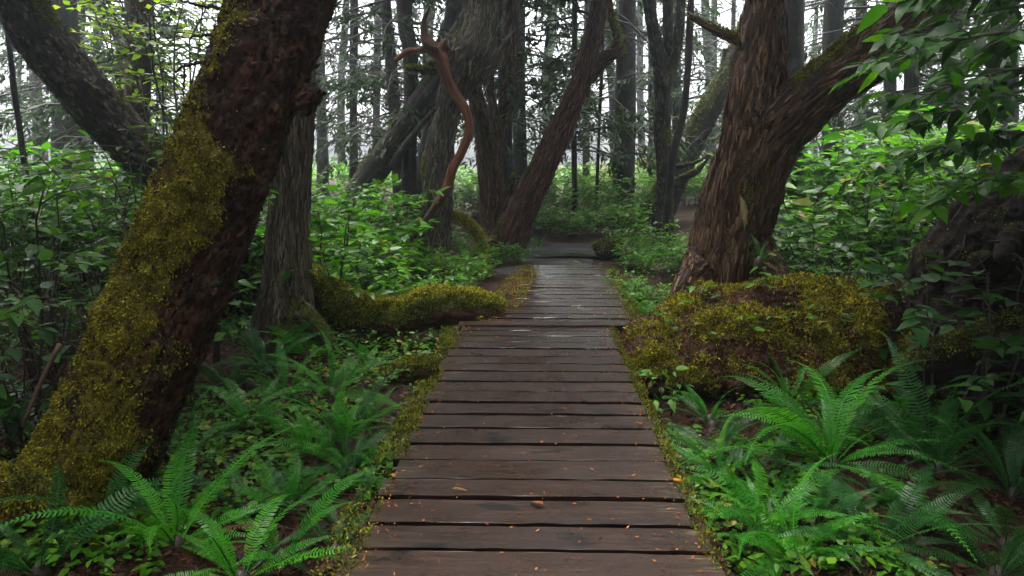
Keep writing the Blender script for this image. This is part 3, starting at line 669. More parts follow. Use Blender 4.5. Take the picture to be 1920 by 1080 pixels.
# 11: the big right-hand tree with the heavy limb
Y11 = 6.9
P, r = tubepx([(1352, 520, 72), (1364, 440, 60), (1384, 340, 52), (1405, 240, 48), (1421, 150, 42), (1430, 70, 34), (1436, -10, 31), (1440, -70, 30)], Y11)
P, r = rooted(P, r, 1.25); P, r = up(P, r, 7.0, 0.85, 0.2)
lim = tubepx([(1395, 440, 46), (1415, 340, 48, -.05), (1448, 258, 48, -.1), (1508, 195, 46, -.15), (1580, 140, 44, -.2), (1660, 78, 43, -.25), (1740, 12, 40, -.3), (1800, -55, 38, -.3)], Y11); lim = up(*lim, 6.0, 0.75, 0.8)
rt1 = tubepx([(1335, 480, 40), (1296, 545, 28, -.25), (1272, 600, 18, -.4), (1255, 640, 9, -.5)], Y11)
rt2 = tubepx([(1400, 470, 50), (1450, 520, 34, -.3), (1490, 560, 20, -.5)], Y11)
br = tubepx([(1405, 90, 10), (1385, 76, 7, .1), (1350, 62, 6.5, .15), (1318, 46, 5.5, .2), (1292, 30, 4, .25)], Y11)
base = np.array([P[0][0], P[0][1], gz(P[0][0], P[0][1])])
fk = at(1445, 100, Y11)
def moss11(V, N, s):
    d = np.linalg.norm((V - fk) * np.array([0.8, 0.6, 1.0]), axis=1)
    a = smooth(N[:, 2] + 0.5 * fbm(V * 4, 3), 0.35, 0.9) * (1 - smooth(d, 0.35, 1.0))
    b = smooth(N @ np.array([0.1, -0.7, 0.4]) + 1.3 * fbm(V * np.array([3, 3, 1.6]), 4), 0.85, 1.25) * 0.5
    c = smooth(N[:, 2] * 0.6 + 0.9 * fbm(V * 3, 3), 0.5, 0.9) * (1 - smooth(V[:, 2], 0.1, 0.7))
    return np.maximum(np.maximum(a, b), c)
F = fused([(P, r), lim, rt1, rt2, br], 0.014, 0.05, 0.042, 10, 0.25, 0.06, 0.004, 2, moss11)
t11 = thing('forked_giant', 'massive brown fluted trunk forking into a heavy limb at upper right', 'tree', base, 'big old trees beside the boardwalk')
trunk_obj(t11, base, 'trunk', F, M['bark_brown']); moss_obj(t11, base, F, M['moss_green'], 9000, 0.026, 0.006, 12, 0.3, power=1.5)
bark_chips(t11, base, F, M['chips_brown'], 15000, 0.075, 0.008, 111, 0.07, 0.008)

# ------------------------------------------------------------------ logs, mound, root plate
P = [np.array(p) for p in ((1.22, 5.95, -0.18), (1.55, 5.75, -0.04), (2.0, 5.55, 0.05), (2.5, 5.45, 0.07), (3.1, 5.3, 0.05), (3.7, 5.2, 0.0))]
rng = random.Random(4); tb = [(P, [0.18, 0.34, 0.43, 0.44, 0.42, 0.36])]
for q in range(16):                                   # roots and rotten slabs running down its flank
    x = 1.2 + 1.9 * q / 15 + rng.uniform(-.08, .08); y0 = 5.55 - 0.1 * (x - 1.2); zt = -0.05 + 0.22 * min(1, (x - 1.1) / .6)
    tb.append(([np.array([x, y0, zt]), np.array([x + rng.uniform(-.1, .1), y0 - .38, zt - .08 + rng.uniform(-.05, .05)]), np.array([x + rng.uniform(-.15, .15), y0 - .62 - rng.uniform(0, .15), -.24])], [rng.uniform(.16, .24), rng.uniform(.13, .22), rng.uniform(.07, .15)]))
F = fused(tb, 0.020, 0.6, 0.035, 6, 0, 0.10, 0.03, 5, lambda V, N, s: smooth(N[:, 2] * 0.4 - N[:, 0] * 0.1 + 1.5 * fbm(V * 3.6 + 4, 5, 0.6), -0.05, 0.75))
base = np.array([1.9, 5.4, -0.3])
tm = thing('mossy_mound', 'broad mound of a rotted log under golden moss right of the boardwalk', 'mossy log', base)
trunk_obj(tm, base, 'log', F, M['bark_red'])
moss_obj(tm, base, F, M['moss_gold'], 60000, 0.030, 0.0055, 21, 0.45, spread=1.0)
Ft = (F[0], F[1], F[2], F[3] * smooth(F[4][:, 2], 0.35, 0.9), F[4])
moss_obj(tm, base, Ft, M['moss_bright'], 11000, 0.030, 0.006, 29, 0.2, 'lit_top_moss', 0.9)  # brighter colour on upward faces paints in light from above
Fi = (F[0], F[1], F[2], smooth(1 - F[3], 0.3, 0.9) * smooth(F[4][:, 2], -0.3, 0.3), F[4])
moss_obj(tm, base, Fi, M['litter'], 20000, 0.03, 0.005, 22, 0.5, 'needle_litter', 1.2)
moss_obj(tm, base, Fi, M['litter_orange'], 1200, 0.022, 0.005, 31, 0.5, 'fallen_scales', 1.2)

P, r = tubepx([(560, 522, 26, -.1), (605, 545, 29), (655, 578, 33), (705, 592, 35), (755, 592, 34), (805, 578, 40), (850, 574, 33), (900, 574, 25), (945, 582, 15)], 6.55)
F = fused([(P, r)], 0.014, 0.3, 0.015, 9, 0, 0.05, 0.008, 4, lambda V, N, s: smooth(N[:, 2] * 0.7 - N[:, 1] * 0.3 + 0.9 * fbm(V * 3.3, 4), 0.1, 0.6))
base = np.array([P[4][0], P[4][1], gz(P[4][0], P[4][1])])
tl = thing('mossy_log', 'low mossy log reaching from the slim trunk to the left boardwalk edge', 'log', base)
trunk_obj(tl, base, 'log', F, M['bark_brown']); moss_obj(tl, base, F, M['moss_green'], 17000, 0.028, 0.0055, 23, 0.8)
Ft = (F[0], F[1], F[2], F[3] * smooth(F[4][:, 2], 0.3, 0.9), F[4]); moss_obj(tl, base, Ft, M['moss_bright'], 6000, 0.026, 0.0055, 30, 0.2, 'lit_top_moss', 0.9)  # log top gets a lighter moss colour in place of top light
P, r = tubepx([(715, 715, 14), (745, 706, 24), (785, 697, 25), (828, 692, 18)], 5.35)
F = fused([(P, r)], 0.013, 0.4, 0.012, 10, 0, 0.03, 0.01, 4, lambda V, N, s: smooth(N[:, 2] + 0.7 * fbm(V * 4, 3), -0.1, 0.5))
base = np.array([P[1][0], P[1][1], gz(P[1][0], P[1][1])])
tl = thing('mossy_stub', 'short mossy stub of log butting against the left edge of the boardwalk', 'log', base)
trunk_obj(tl, base, 'log', F, M['bark_brown']); moss_obj(tl, base, F, M['moss_green'], 5500, 0.024, 0.005, 24, 0.7)
P = [at(-80, 925, 2.95), at(40, 935, 3.0), at(110, 950, 3.05), at(180, 985, 3.05)]
F = fused([(P, [0.12, 0.13, 0.11, 0.07])], 0.013, 0.4, 0.012, 10, 0, 0.04, 0.01, 4, lambda V, N, s: smooth(N[:, 2] + 0.8 * fbm(V * 4, 3), -0.2, 0.4))
base = np.array([P[1][0], P[1][1], gz(P[1][0], P[1][1])])
tl = thing('mossy_root', 'dim mossy root swelling at the foot of the left leaning trunk', 'root', base)
trunk_obj(tl, base, 'root', F, M['bark_brown']); moss_obj(tl, base, F, M['moss_gold'], 9000, 0.022, 0.005, 25, 0.7)

rng = random.Random(8); tubes = []
c0 = np.array([3.55, 4.75, 0.45])
tubes.append(([c0 + [0.1, 0.3, -0.7], c0 + [0.05, 0.1, 0.0], c0 + [0.25, 0.05, 0.6], c0 + [0.6, 0.0, 0.85]], [0.62, 0.66, 0.5, 0.25]))
for k in range(15):
    a = rng.uniform(-0.6, 1.35) * math.pi; d = np.array([math.cos(a) * 1.0, -0.45 - rng.random() * 0.5, math.sin(a)])
    p0 = c0 + d * 0.3; p1 = c0 + d * 0.62 + np.array([rng.uniform(-.1, .1)] * 3); p2 = c0 + d * rng.uniform(0.8, 1.05) + np.array([rng.uniform(-.2, .2), 0, rng.uniform(-.35, -.05)])
    if p2[0] < 2.72: p2[0] = 2.72 + rng.random() * 0.1
    tubes.append(([p0, p1, p2], [0.13, 0.08, 0.025]))
F = fused(tubes, 0.02, 0.4, 0.05, 5, 0, 0.12, 0.03, 2, lambda V, N, s: smooth(N[:, 2] + fbm(V * 3, 3), 0.5, 1.0) * 0.6)
base = np.array([c0[0], c0[1], gz(c0[0], c0[1])]); rl = Geo(); nr = np.random.default_rng(6)
for q in range(110):
    i = nr.integers(0, len(F[0])); a = F[0][i]; d = F[4][i] + nr.normal(0, .5, 3); L = nr.uniform(.1, .4)
    rl.tube(catmull([a - d * .02, a + d * L * .3 + nr.normal(0, .03, 3), a + d * L * .5 + [0, 0, -L * .5] + nr.normal(0, .05, 3), a + d * L * .5 + [0, 0, -L] + nr.normal(0, .06, 3)], 8), np.linspace(.008, .002, 8), 4)
tp = thing('root_plate', 'almost black upturned root plate at the right edge of the picture', 'tree stump', base)
trunk_obj(tp, base, 'roots', F, M['root_dark']); obj('rootlets', rl.mesh('rootlets', [M['twig']], True, base), tp)['kind'] = 'stuff'; moss_obj(tp, base, F, M['moss_gold'], 2500, 0.018, 0.004, 26, 0.8)
P, r = tubepx([(1670, 715, 18), (1720, 695, 32), (1800, 665, 42), (1880, 635, 46), (1960, 605, 46), (2060, 565, 44)], 4.3)
F = fused([(P, r)], 0.015, 0.25, 0.02, 8, 0, 0.05, 0.012, 3, lambda V, N, s: smooth(N[:, 2] + fbm(V * 3, 3), 0.4, 0.9) * 0.8)
base = np.array([P[1][0], P[1][1], gz(P[1][0], P[1][1])])
tl = thing('fallen_log', 'dark fallen log slanting in from the right below the root plate', 'log', base)
trunk_obj(tl, base, 'log', F, M['root_dark']); moss_obj(tl, base, F, M['moss_green'], 4000, 0.024, 0.005, 27, 0.7)
# little mossy boulder-like stump by the path
P, r = tubepx([(1118, 478, 20), (1140, 468, 22), (1165, 470, 16)], 10.6)
F = fused([(P, r)], 0.02, 0.4, 0.012, 8, 0, 0.04, 0.01, 4, lambda V, N, s: smooth(N[:, 2] + 0.8 * fbm(V * 3, 3), 0.2, 0.7))
base = np.array([P[1][0], P[1][1], gz(P[1][0], P[1][1])])
tl = thing('mossy_stone', 'small dark mossy hump beside the gravel at the boardwalk end', 'stone', base)
trunk_obj(tl, base, 'stone', F, M['root_dark']); moss_obj(tl, base, F, M['moss_green'], 2500, 0.03, 0.007, 28, 0.5)

# ------------------------------------------------------------------ misty conifers
def branch_set(seed, z0, z1, n, lmin, lmax, foliage, ns=26, fs=(0.10, 0.20)):
    """dead, drooping lower branches with side twigs; green sprays where foliage > 0"""
    rng = random.Random(seed); nr = np.random.default_rng(seed); g = Geo(); f = Geo(); FP, FD = [], []
    for k in range(n):
        z = z0 + (z1 - z0) * (k + rng.random()) / n; az = rng.uniform(0, 6.283); L = rng.uniform(lmin, lmax) * (1 - 0.35 * (z - z0) / (z1 - z0))
        d = np.array([math.cos(az), math.sin(az), 0]); rise = rng.uniform(-0.25, 0.3)
        pts = [np.array([0, 0, z]) + d * L * t + np.array([0, 0, L * (rise * t - rng.uniform(0.15, 0.5) * t * t)]) + nr.normal(0, 0.03 * L * t, 3) for t in (0, 0.2, 0.4, 0.6, 0.8, 1.0)]
        r0 = 0.008 + 0.008 * L; g.tube(pts, [r0, r0 * .85, r0 * .7, r0 * .5, r0 * .33, r0 * .12], 4)
        for m in range(int(3 + L * 3)):
            t = rng.uniform(0.2, 1.0); i = min(4, int(t * 5)); q = pts[i] + (pts[i + 1] - pts[i]) * (t * 5 - i)
            side = rng.choice((-1, 1)); a2 = az + side * rng.uniform(0.5, 1.2); l2 = L * rng.uniform(0.15, 0.42)
            d2 = np.array([math.cos(a2), math.sin(a2), rng.uniform(-0.6, 0.15)])
            e = [q, q + d2 * l2 * 0.5 + nr.normal(0, 0.03, 3), q + d2 * l2 + np.array([0, 0, -0.2 * l2]) + nr.normal(0, 0.04, 3)]
            r2 = r0 * 0.32; g.tube(e, [r2, r2 * .7, r2 * .25], 3)
            for s in range(rng.randint(1, 3)):
                q3 = e[1] + (e[2] - e[1]) * rng.random(); d3 = d2 + nr.normal(0, 0.6, 3); g.tube([q3, q3 + d3 * l2 * 0.35], [r2 * .45, r2 * .15], 3)
            if rng.random() < foliage:
                for s in range(ns):
                    FP.append(e[0] + (e[2] - e[0]) * rng.random() + nr.normal(0, 0.06, 3)); FD.append(d2 + nr.normal(0, 0.5, 3))
    fm = None
    if FP:
        FP = np.array(FP); FD = np.array(FD); FD[:, 2] -= 0.25; ups = np.tile([0, 0, 1.0], (len(FP), 1)) + nr.normal(0, 0.35, FP.shape)
        Mx = frames(FD, ups); sc = nr.uniform(fs[0], fs[1], len(FP)); Mx = Mx * np.stack([sc, sc * 0.30, sc], -1)[:, None, :]
        tv = np.array([(0, 0, 0), (0.45, 0.5, 0.03), (1, 0, -0.12), (0.45, -0.5, 0.03)])
        f.batch(tv, [[0, 1, 2, 3]], None, Mx, FP, nr.random(len(FP))); fm = f.mesh('needles', [M['needle']])
    return g.mesh('branches', [M['twig_far']]), fm
LACE = [branch_set(40 + k, 1.6, 9.5, 34, 1.2, 3.4, 0.30, 22, (0.12, 0.26)) for k in range(4)]
CROWN = [branch_set(60 + k, 6.5, 14.0, 40, 1.6, 3.4, 0.9, 26, (0.22, 0.42)) for k in range(3)]
SKIRT = [branch_set(70 + k, 0.8, 9.0, 46, 1.6, 3.2, 0.9, 26, (0.25, 0.45)) for k in range(2)]  # dense low boughs, out of view, shaped to block side light
def conifer(label, pts, Y, mat='bark_far', lace=0, crown=True, ztop=13.5, name='misty_conifer', extra=None, group='conifers standing in the mist'):
    P, r = tubepx(pts, Y); P, r = rooted(P, r, 1.35, 0.1)
    d = P[-1] - P[1]; d = d / np.linalg.norm(d); d[:2] *= 0.6; d[2] = 1
    q = P[-1] + d * (ztop - P[-1][2]) * 0.5; P = P + [q, P[-1] + d * (ztop - P[-1][2])]; r = r + [r[-1] * 0.75, r[-1] * 0.15]
    n = 40; C = catmull(P, n); rr = np.clip(catmull(np.stack([r, r, r], -1), n)[:, 0], 0.01, None)
    seg = 20; v, qd, tr_ = tube(C, rr, seg)
    th = np.concatenate([np.tile(np.arange(seg), n) * 2 * math.pi / seg, [0, 0]]); s = np.concatenate([np.repeat(C[:, 2], seg), [0, 0]]); rad = np.concatenate([np.repeat(rr, seg), [0, 0]])
    cc = np.vstack([np.repeat(C, seg, 0), C[:1], C[-1:]]); dirs = v - cc
    bco = dirs + np.stack([0 * s, 0 * s, s * 0.12], -1)
    dn = fbm(bco * 9 + Y, 3) * 0.16 + fbm(v * 1.6, 2) * 0.12
    v = v + dirs * dn[:, None]
    base = np.array([P[0][0], P[0][1], gz(P[0][0], P[0][1])])
    t = thing(name, label, 'tree', base, group)
    obj('trunk', mesh('trunk', v - base, [qd, tr_], [M[mat]], {'bco': bco, 'moss': np.zeros(len(v))}), t)
    rz = (Y * 7.3 + pts[0][0]) % 6.283; k = int(pts[0][0]) % 4
    top = P[-2] - base
    if lace:
        sh = Matrix.Identity(4); sh[0][2] = (P[3][0] - base[0]) / max(1, P[3][2] - base[2]) if len(P) > 3 else 0
        for j in range(lace):
            m4 = sh @ Matrix.Rotation(rz + 2.1 * j, 4, 'Z')
            b = obj('branches', LACE[(k + j) % 4][0], t, None, m4); b['kind'] = 'stuff'
            if LACE[(k + j) % 4][1]: nb = obj('needle_sprays', LACE[(k + j) % 4][1], b); nb['kind'] = 'stuff'
    if crown:
        sh = Matrix.Identity(4); sh[0][2] = top[0] / max(1, top[2])
        m4 = sh @ Matrix.Translation((0, 0, 2.0)) @ Matrix.Rotation(rz + 1, 4, 'Z')
        c = obj('crown', CROWN[k % 3][1], t, None, m4); c['kind'] = 'stuff'
        b = obj('branches', CROWN[k % 3][0], c); b['kind'] = 'stuff'
    return t
BG = [
 ('broad mist-grey trunk behind the top of the steep leaning trunk, top left', [(128, 220, 26), (120, 100, 25), (115, 0, 24)], 15, 2),
 ('dark red-brown upright trunk left of the mossy leaning trunk', [(258, 230, 23), (259, 100, 23), (260, 0, 23)], 12.5, 2),
 ('pencil-thin pale trunk just left of a curved one, top left', [(176, 160, 5), (181, 60, 5), (184, 0, 4)], 19, 2),
 ('misty trunk that curves in an S left of the red-brown upright trunk', [(233, 200, 10), (229, 90, 10), (210, 45, 10), (185, 5, 9)], 17, 2),
 ('bare spindly sapling at the far left edge against white sky', [(38, 250, 5), (24, 150, 5), (14, 60, 4)], 9, 0),
 ('faint blue-grey trunk near the left edge beyond the leaning trunk', [(72, 230, 10), (64, 100, 9), (60, 0, 9)], 22, 2),
 ('first misty trunk right of the mossy leaning trunk, half hidden by it', [(603, 230, 9), (600, 100, 8), (596, 0, 8)], 20, 2),
 ('second misty trunk right of the mossy leaning trunk, straight and dark', [(663, 280, 7.5), (663, 120, 7), (664, 0, 7)], 18, 2),
 ('third misty trunk right of the mossy leaning trunk, pale blue', [(705, 300, 7), (707, 120, 6.5), (709, 0, 6.5)], 24, 1),
 ('dark trunk tilting slightly left above the slanting mossy grey trunk', [(743, 260, 11), (733, 120, 10), (723, 0, 9)], 16, 2),
 ('thick dark trunk immediately left of the twisted cedar', [(768, 330, 14), (771, 180, 13), (768, 90, 13), (757, 0, 13)], 13.6, 1),
 ('pale blue trunk seen between the thick dark trunk and the twisted cedar', [(800, 260, 9), (802, 120, 9), (804, 0, 9)], 24, 1),
 ('dark leaning trunk seen just behind the twisted cedar top', [(812, 230, 17), (838, 75, 17), (855, 0, 16)], 14.5, 0),
 ('brown trunk close behind the right fork of the forked cedar', [(948, 300, 13), (947, 150, 12), (945, 0, 11)], 15.5, 1),
 ('blue-grey trunk between the forked cedar and the rust-brown leaning trunk', [(975, 345, 15), (973, 180, 12), (972, 0, 11)], 17, 2),
 ('thin dark pole trunk right of the rust-brown leaning trunk', [(1078, 365, 5), (1076, 240, 5), (1078, 0, 4.5)], 15, 2),
 ('pale trunk midway between the thin dark pole and the large straight trunk', [(1099, 340, 7), (1100, 180, 6.5), (1102, 0, 6)], 21, 2),
 ('wispy leaning sapling just left of the large straight trunk', [(1120, 330, 3), (1126, 180, 3), (1132, 60, 2.5)], 16, 0),
 ('large straight grey trunk standing in the mist at the path end', [(1168, 375, 21), (1170, 280, 19.5), (1173, 150, 18), (1176, 0, 16)], 16.5, 1),
 ('faint trunk half hidden behind the left side of the large straight trunk', [(1153, 340, 8), (1150, 200, 8), (1142, 80, 7)], 23, 1),
 ('thin misty trunk directly left of the three-stemmed trunk', [(1222, 330, 6), (1221, 160, 5.5), (1220, 0, 5)], 21, 2),
 ('misty trunk seen through the stems right of the three-stemmed trunk', [(1270, 330, 8), (1268, 160, 8), (1266, 0, 7)], 19, 2),
 ('faint trunk between the moss-covered leaner and the massive forked tree', [(1336, 320, 6), (1338, 150, 6), (1340, 0, 5)], 25, 2),
 ('faint thin trunk close to the left flank of the massive forked tree', [(1372, 300, 4.5), (1374, 150, 4.5), (1376, 0, 4)], 22, 1),
 ('dark grey trunk directly behind the fork of the massive tree', [(1487, 320, 19), (1487, 150, 18), (1488, 0, 18)], 11.5, 0),
 ('dark trunk above the heavy limb, first right of the fork', [(1560, 300, 19), (1562, 120, 18), (1564, 0, 17)], 15, 2),
 ('dim trunk above the heavy limb, second right of the fork', [(1612, 300, 11), (1614, 120, 10), (1616, 0, 9)], 19, 2),
 ('dim trunk below the heavy limb, left of a pair above the shrubs', [(1667, 300, 12), (1668, 150, 11), (1670, 0, 10)], 14, 1),
 ('dim trunk below the heavy limb, right of a pair above the shrubs', [(1708, 300, 11), (1709, 150, 11), (1712, 0, 10)], 15, 2),
 ('dim trunk glimpsed through the overhanging leaves at upper right', [(1790, 280, 13), (1794, 120, 12), (1800, 0, 12)], 16, 2),
 ('dim trunk in the top right corner behind overhanging leaves', [(1890, 280, 15), (1893, 120, 14), (1897, 0, 13)], 15, 2),
]
for lab, pts, Y, lace in BG:
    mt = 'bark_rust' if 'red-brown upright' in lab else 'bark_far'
    conifer(lab, pts, Y, mt, min(lace, 1) if Y > 20 else lace, 'tilting slightly' in lab)  # single crown added above the frame to darken plank reflections
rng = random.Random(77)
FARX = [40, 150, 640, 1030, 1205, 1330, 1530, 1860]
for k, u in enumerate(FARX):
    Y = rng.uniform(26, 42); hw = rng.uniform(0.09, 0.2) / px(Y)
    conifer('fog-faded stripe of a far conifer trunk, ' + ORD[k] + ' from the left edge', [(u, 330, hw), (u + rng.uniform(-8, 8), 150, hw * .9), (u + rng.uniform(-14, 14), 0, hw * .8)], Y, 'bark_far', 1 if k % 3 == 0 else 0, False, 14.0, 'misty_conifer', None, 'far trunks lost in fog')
# unseen conifers added around the camera to block light and darken the sides
AROUND = [(-4.6, 1.4, 0), (4.4, 2.0, 0), (6.2, 4.0, 0), (-6.2, 4.2, 0), (6.6, -1.2, 1), (7.4, 2.0, 1), (9.0, 4.8, 1), (11.0, 7.6, 1), (-6.6, -1.2, 1), (-7.4, 2.0, 1), (-9.0, 4.8, 1), (-11.2, 7.6, 1), (-3.6, -6.0, 1), (0.2, -7.6, 1), (3.8, -6.2, 1)]
for k, (x, y, low) in enumerate(AROUND):
    z = gz(x, y); P = [np.array([x, y, z]), np.array([x + .05, y, 2.0]), np.array([x + .2, y + .1, 4.5])]
    t = thing('shade_conifer', 'unseen conifer added around the camera to block side and overhead light', 'tree', (x, y, z), 'unseen shade conifers around the camera')
    g = catmull(P + [np.array([x + .3, y, 13])], 16); v, qd, tr_ = tube(g, np.linspace(0.26, 0.05, 16), 12)
    obj('trunk', mesh('trunk', v - np.array([x, y, z]), [qd, tr_], [M['bark_far']], {'bco': v * [1, 1, .1], 'moss': np.zeros(len(v))}), t)
    for src, dz in ((SKIRT[k % 2], 0), (CROWN[k % 3], -0.5)) if low else ((CROWN[k % 3], -2.4), (CROWN[(k + 1) % 3], -0.5)):
        m4 = Matrix.Translation((0, 0, dz)) @ Matrix.Rotation(k * 1.7 + dz, 4, 'Z')
        c = obj('crown', src[1], t, None, m4); c['kind'] = 'stuff'
        br_ = obj('branches', src[0], c); br_['kind'] = 'stuff'
# unseen crowns added to the big trees to shade planks and dim their reflections
for k, (t, dx, dy) in enumerate([(t3, -2.6, 0), (t2, .1, 0), (t6, .2, 0), (t6, .5, .3), (t11, .8, 0), (t11, 3.0, -.4)]):
    m4 = Matrix.Translation((dx, dy, -1.2 if t is not t11 else -0.2)) @ Matrix.Rotation(k * 1.3, 4, 'Z')
    c = obj('crown', CROWN[k % 3][1], t, None, m4); c['kind'] = 'stuff'
    b = obj('branches', CROWN[k % 3][0], c); b['kind'] = 'stuff'

# ------------------------------------------------------------------ leaves, shrubs
def leaf_template(rows, droop, fold, wav, seed, width=0.5):
    """ovate pointed leaf, length 1 along +x, folded along the midrib"""
    rng = random.Random(seed); V = []; ts = np.linspace(0, 1, rows)
    for k, t in enumerate(ts):
        hw = width * 0.5 * (math.sin(math.pi * min(1, t ** 0.72)) ** 0.8) * (1 - 0.15 * t) if 0 < k < rows - 1 else 0.0
        z = -droop * t * t
        if 0 < k < rows - 1:
            for s in (-1, 0, 1): V.append((t - (0.05 if s else 0), s * hw * (1 + rng.uniform(-wav, wav)), z + abs(s) * fold * hw + rng.uniform(-wav, wav) * 0.12 * abs(s)))
        else: V.append((t, 0, z))
    V = np.array(V); Q, T = [], []; n = rows - 2
    T += [(0, 2, 1), (0, 3, 2)]
    for k in range(n - 1):
        a = 1 + 3 * k; Q += [(a, a + 1, a + 4, a + 3), (a + 1, a + 2, a + 5, a + 4)]
    e = len(V) - 1; a = 1 + 3 * (n - 1); T += [(a, a + 1, e), (a + 1, a + 2, e)]
    return V, np.array(Q) if Q else np.zeros((0, 4), int), np.array(T)
LT = [leaf_template(7, d, f, 0.10, 5 + k, w_) for k, (d, f, w_) in enumerate(((0.10, 0.25, 0.56), (0.25, 0.35, 0.50), (0.02, 0.15, 0.60), (0.35, 0.2, 0.54), (0.15, 0.5, 0.52)))]
LSMALL = [leaf_template(4, d, f, 0.10, 15 + k, 0.55) for k, (d, f) in enumerate(((0.15, 0.3), (0.3, 0.2), (0.0, 0.35)))]
_lm = {}
def leaf_mesh(k, mat):
    if (k, mat) not in _lm:
        V, Q, T = LT[k]; _lm[(k, mat)] = mesh('leaf', V, [Q, T], [M[mat]])
    return _lm[(k, mat)]
def grow(seed, h, spread, nstem, leaf, step=0.06, lean=(0, 0), low=0.25, twigs=5, tl=0.4, up_tilt=0.1):
    """stems (pts, radii) and leaves (pos, dir, up, size), base at origin"""
    rng = random.Random(seed); nr = np.random.default_rng(seed); stems, LV = [], []
    def put(q, d, side, sz):
        f = np.array([-d[1], d[0], 0.0]); f = f / (np.linalg.norm(f) + 1e-6)
        ld = d * rng.uniform(0.3, 0.8) + f * side * rng.uniform(0.5, 1.0) + np.array([0, 0, rng.uniform(-0.35, 0.15)])
        u_ = np.array([0, 0, 1.0]) + nr.normal(0, 0.28, 3); LV.append((q, ld, u_, sz * rng.uniform(0.45, 1.35)))
    for s in range(nstem):
        az = (s + rng.random()) / nstem * 6.283; sp = spread * rng.uniform(0.35, 1.0); hh = h * rng.uniform(0.65, 1.05)
        e = np.array([math.cos(az) * sp + lean[0], math.sin(az) * sp + lean[1], hh]); b = np.array([math.cos(az), math.sin(az), 0]) * 0.06
        c = b + np.array([e[0] * 0.2, e[1] * 0.2, hh * 0.65])
        T = np.linspace(0, 1, 7)[:, None]; P = b * (1 - T) ** 2 + 2 * c * T * (1 - T) + e * T ** 2 + nr.normal(0, 0.018 * h, (7, 3)) * T
        P[-1, 2] -= 0.06 * h
        r0 = 0.004 + 0.0045 * h; stems.append((P, np.linspace(r0, r0 * 0.3, 7)))
        for k in range(twigs):
            t = low + (1 - low) * (k + rng.random()) / twigs; i = min(5, int(t * 6)); q = P[i] + (P[i + 1] - P[i]) * (t * 6 - i)
            a2 = az + rng.uniform(-1.7, 1.7); l2 = h * tl * rng.uniform(0.4, 1.0) * (1.15 - 0.5 * t)
            d2 = np.array([math.cos(a2), math.sin(a2), rng.uniform(-0.05, 0.5) + up_tilt]); d2 /= np.linalg.norm(d2)
            tp = [q + d2 * l2 * x + np.array([0, 0, -0.22 * l2 * x * x]) + nr.normal(0, 0.006, 3) for x in (0, 0.33, 0.66, 1)]
            stems.append((np.array(tp), np.linspace(r0 * 0.5, r0 * 0.18, 4)))
            n = max(2, int(l2 / step)); side = rng.choice((-1, 1))
            for m in range(n):
                x = (m + 0.7) / n; j = min(2, int(x * 3)); qq = tp[j] + (tp[j + 1] - tp[j]) * (x * 3 - j)
                put(qq, d2, side, leaf); side = -side
            put(tp[3], d2, 0.15, leaf)
        n = int(hh * (1 - low) / step * 0.45); side = 1
        for m in range(n):
            t = low + (1 - low) * m / max(1, n); i = min(5, int(t * 6)); q = P[i] + (P[i + 1] - P[i]) * (t * 6 - i)
            dd = np.array([math.cos(az + rng.uniform(-2, 2)), math.sin(az + rng.uniform(-2, 2)), 0.2]); put(q, dd, side * 0.5, leaf); side = -side
    return stems, LV
def stems_mesh(stems, mat, seg=4):
    g = Geo()
    for P, r in stems: g.tube(P, r, seg)
    return g.mesh('stems', [M[mat]])
def leaf_frames(LV):
    d = np.array([l[1] for l in LV]); u_ = np.array([l[2] for l in LV]); F_ = frames(d, u_); s = np.array([l[3] for l in LV])
    return F_ * s[:, None, None], np.array([l[0] for l in LV])
def foliage_mesh(LV, mat, seed, temps=LSMALL):
    g = Geo(); Mx, P = leaf_frames(LV); nr = np.random.default_rng(seed); k = nr.integers(0, len(temps), len(LV)); val = nr.random(len(LV))
    for j, (tv, tq, tt) in enumerate(temps):
        m = k == j
        if m.any(): g.batch(tv, tq, tt, Mx[m], P[m], val[m])
    return g.mesh('foliage', [M[mat]])
def leafy_shrub(label, loc, seed, h, spread, nstem, leaf, mat='leaf', maxleaf=120, name='leafy_shrub', group='broad-leaved shrubs near the boardwalk', **kw):
    """near shrub: every leaf its own part"""
    stems, LV = grow(seed, h, spread, nstem, leaf, **kw); rng = random.Random(seed)
    if len(LV) > maxleaf: LV = rng.sample(LV, maxleaf)
    t = thing(name, label, 'shrub', loc, group)
    for P, r in [s for s in stems]: pass
    obj('stems', stems_mesh(stems, 'twig', 5), t)
    Mx, P = leaf_frames(LV)
    for k in range(len(LV)):
        m4 = Matrix.Identity(4)
        for a in range(3):
            for b in range(3): m4[a][b] = Mx[k][a][b]
            m4[a][3] = P[k][a]
        obj('leaf', leaf_mesh(rng.randrange(5), mat), t, None, m4)
    return t
def ground_at(u, v, z=-0.25):
    p = on_z(u, v, z)
    for _ in range(4): p = on_z(u, v, gz(p[0], p[1]))
    return p
def spot(u, Y):
    x = (u - 960) / FPX * Y / math.cos(PITCH) * (1.0); return np.array([x, Y, gz(x, Y)])

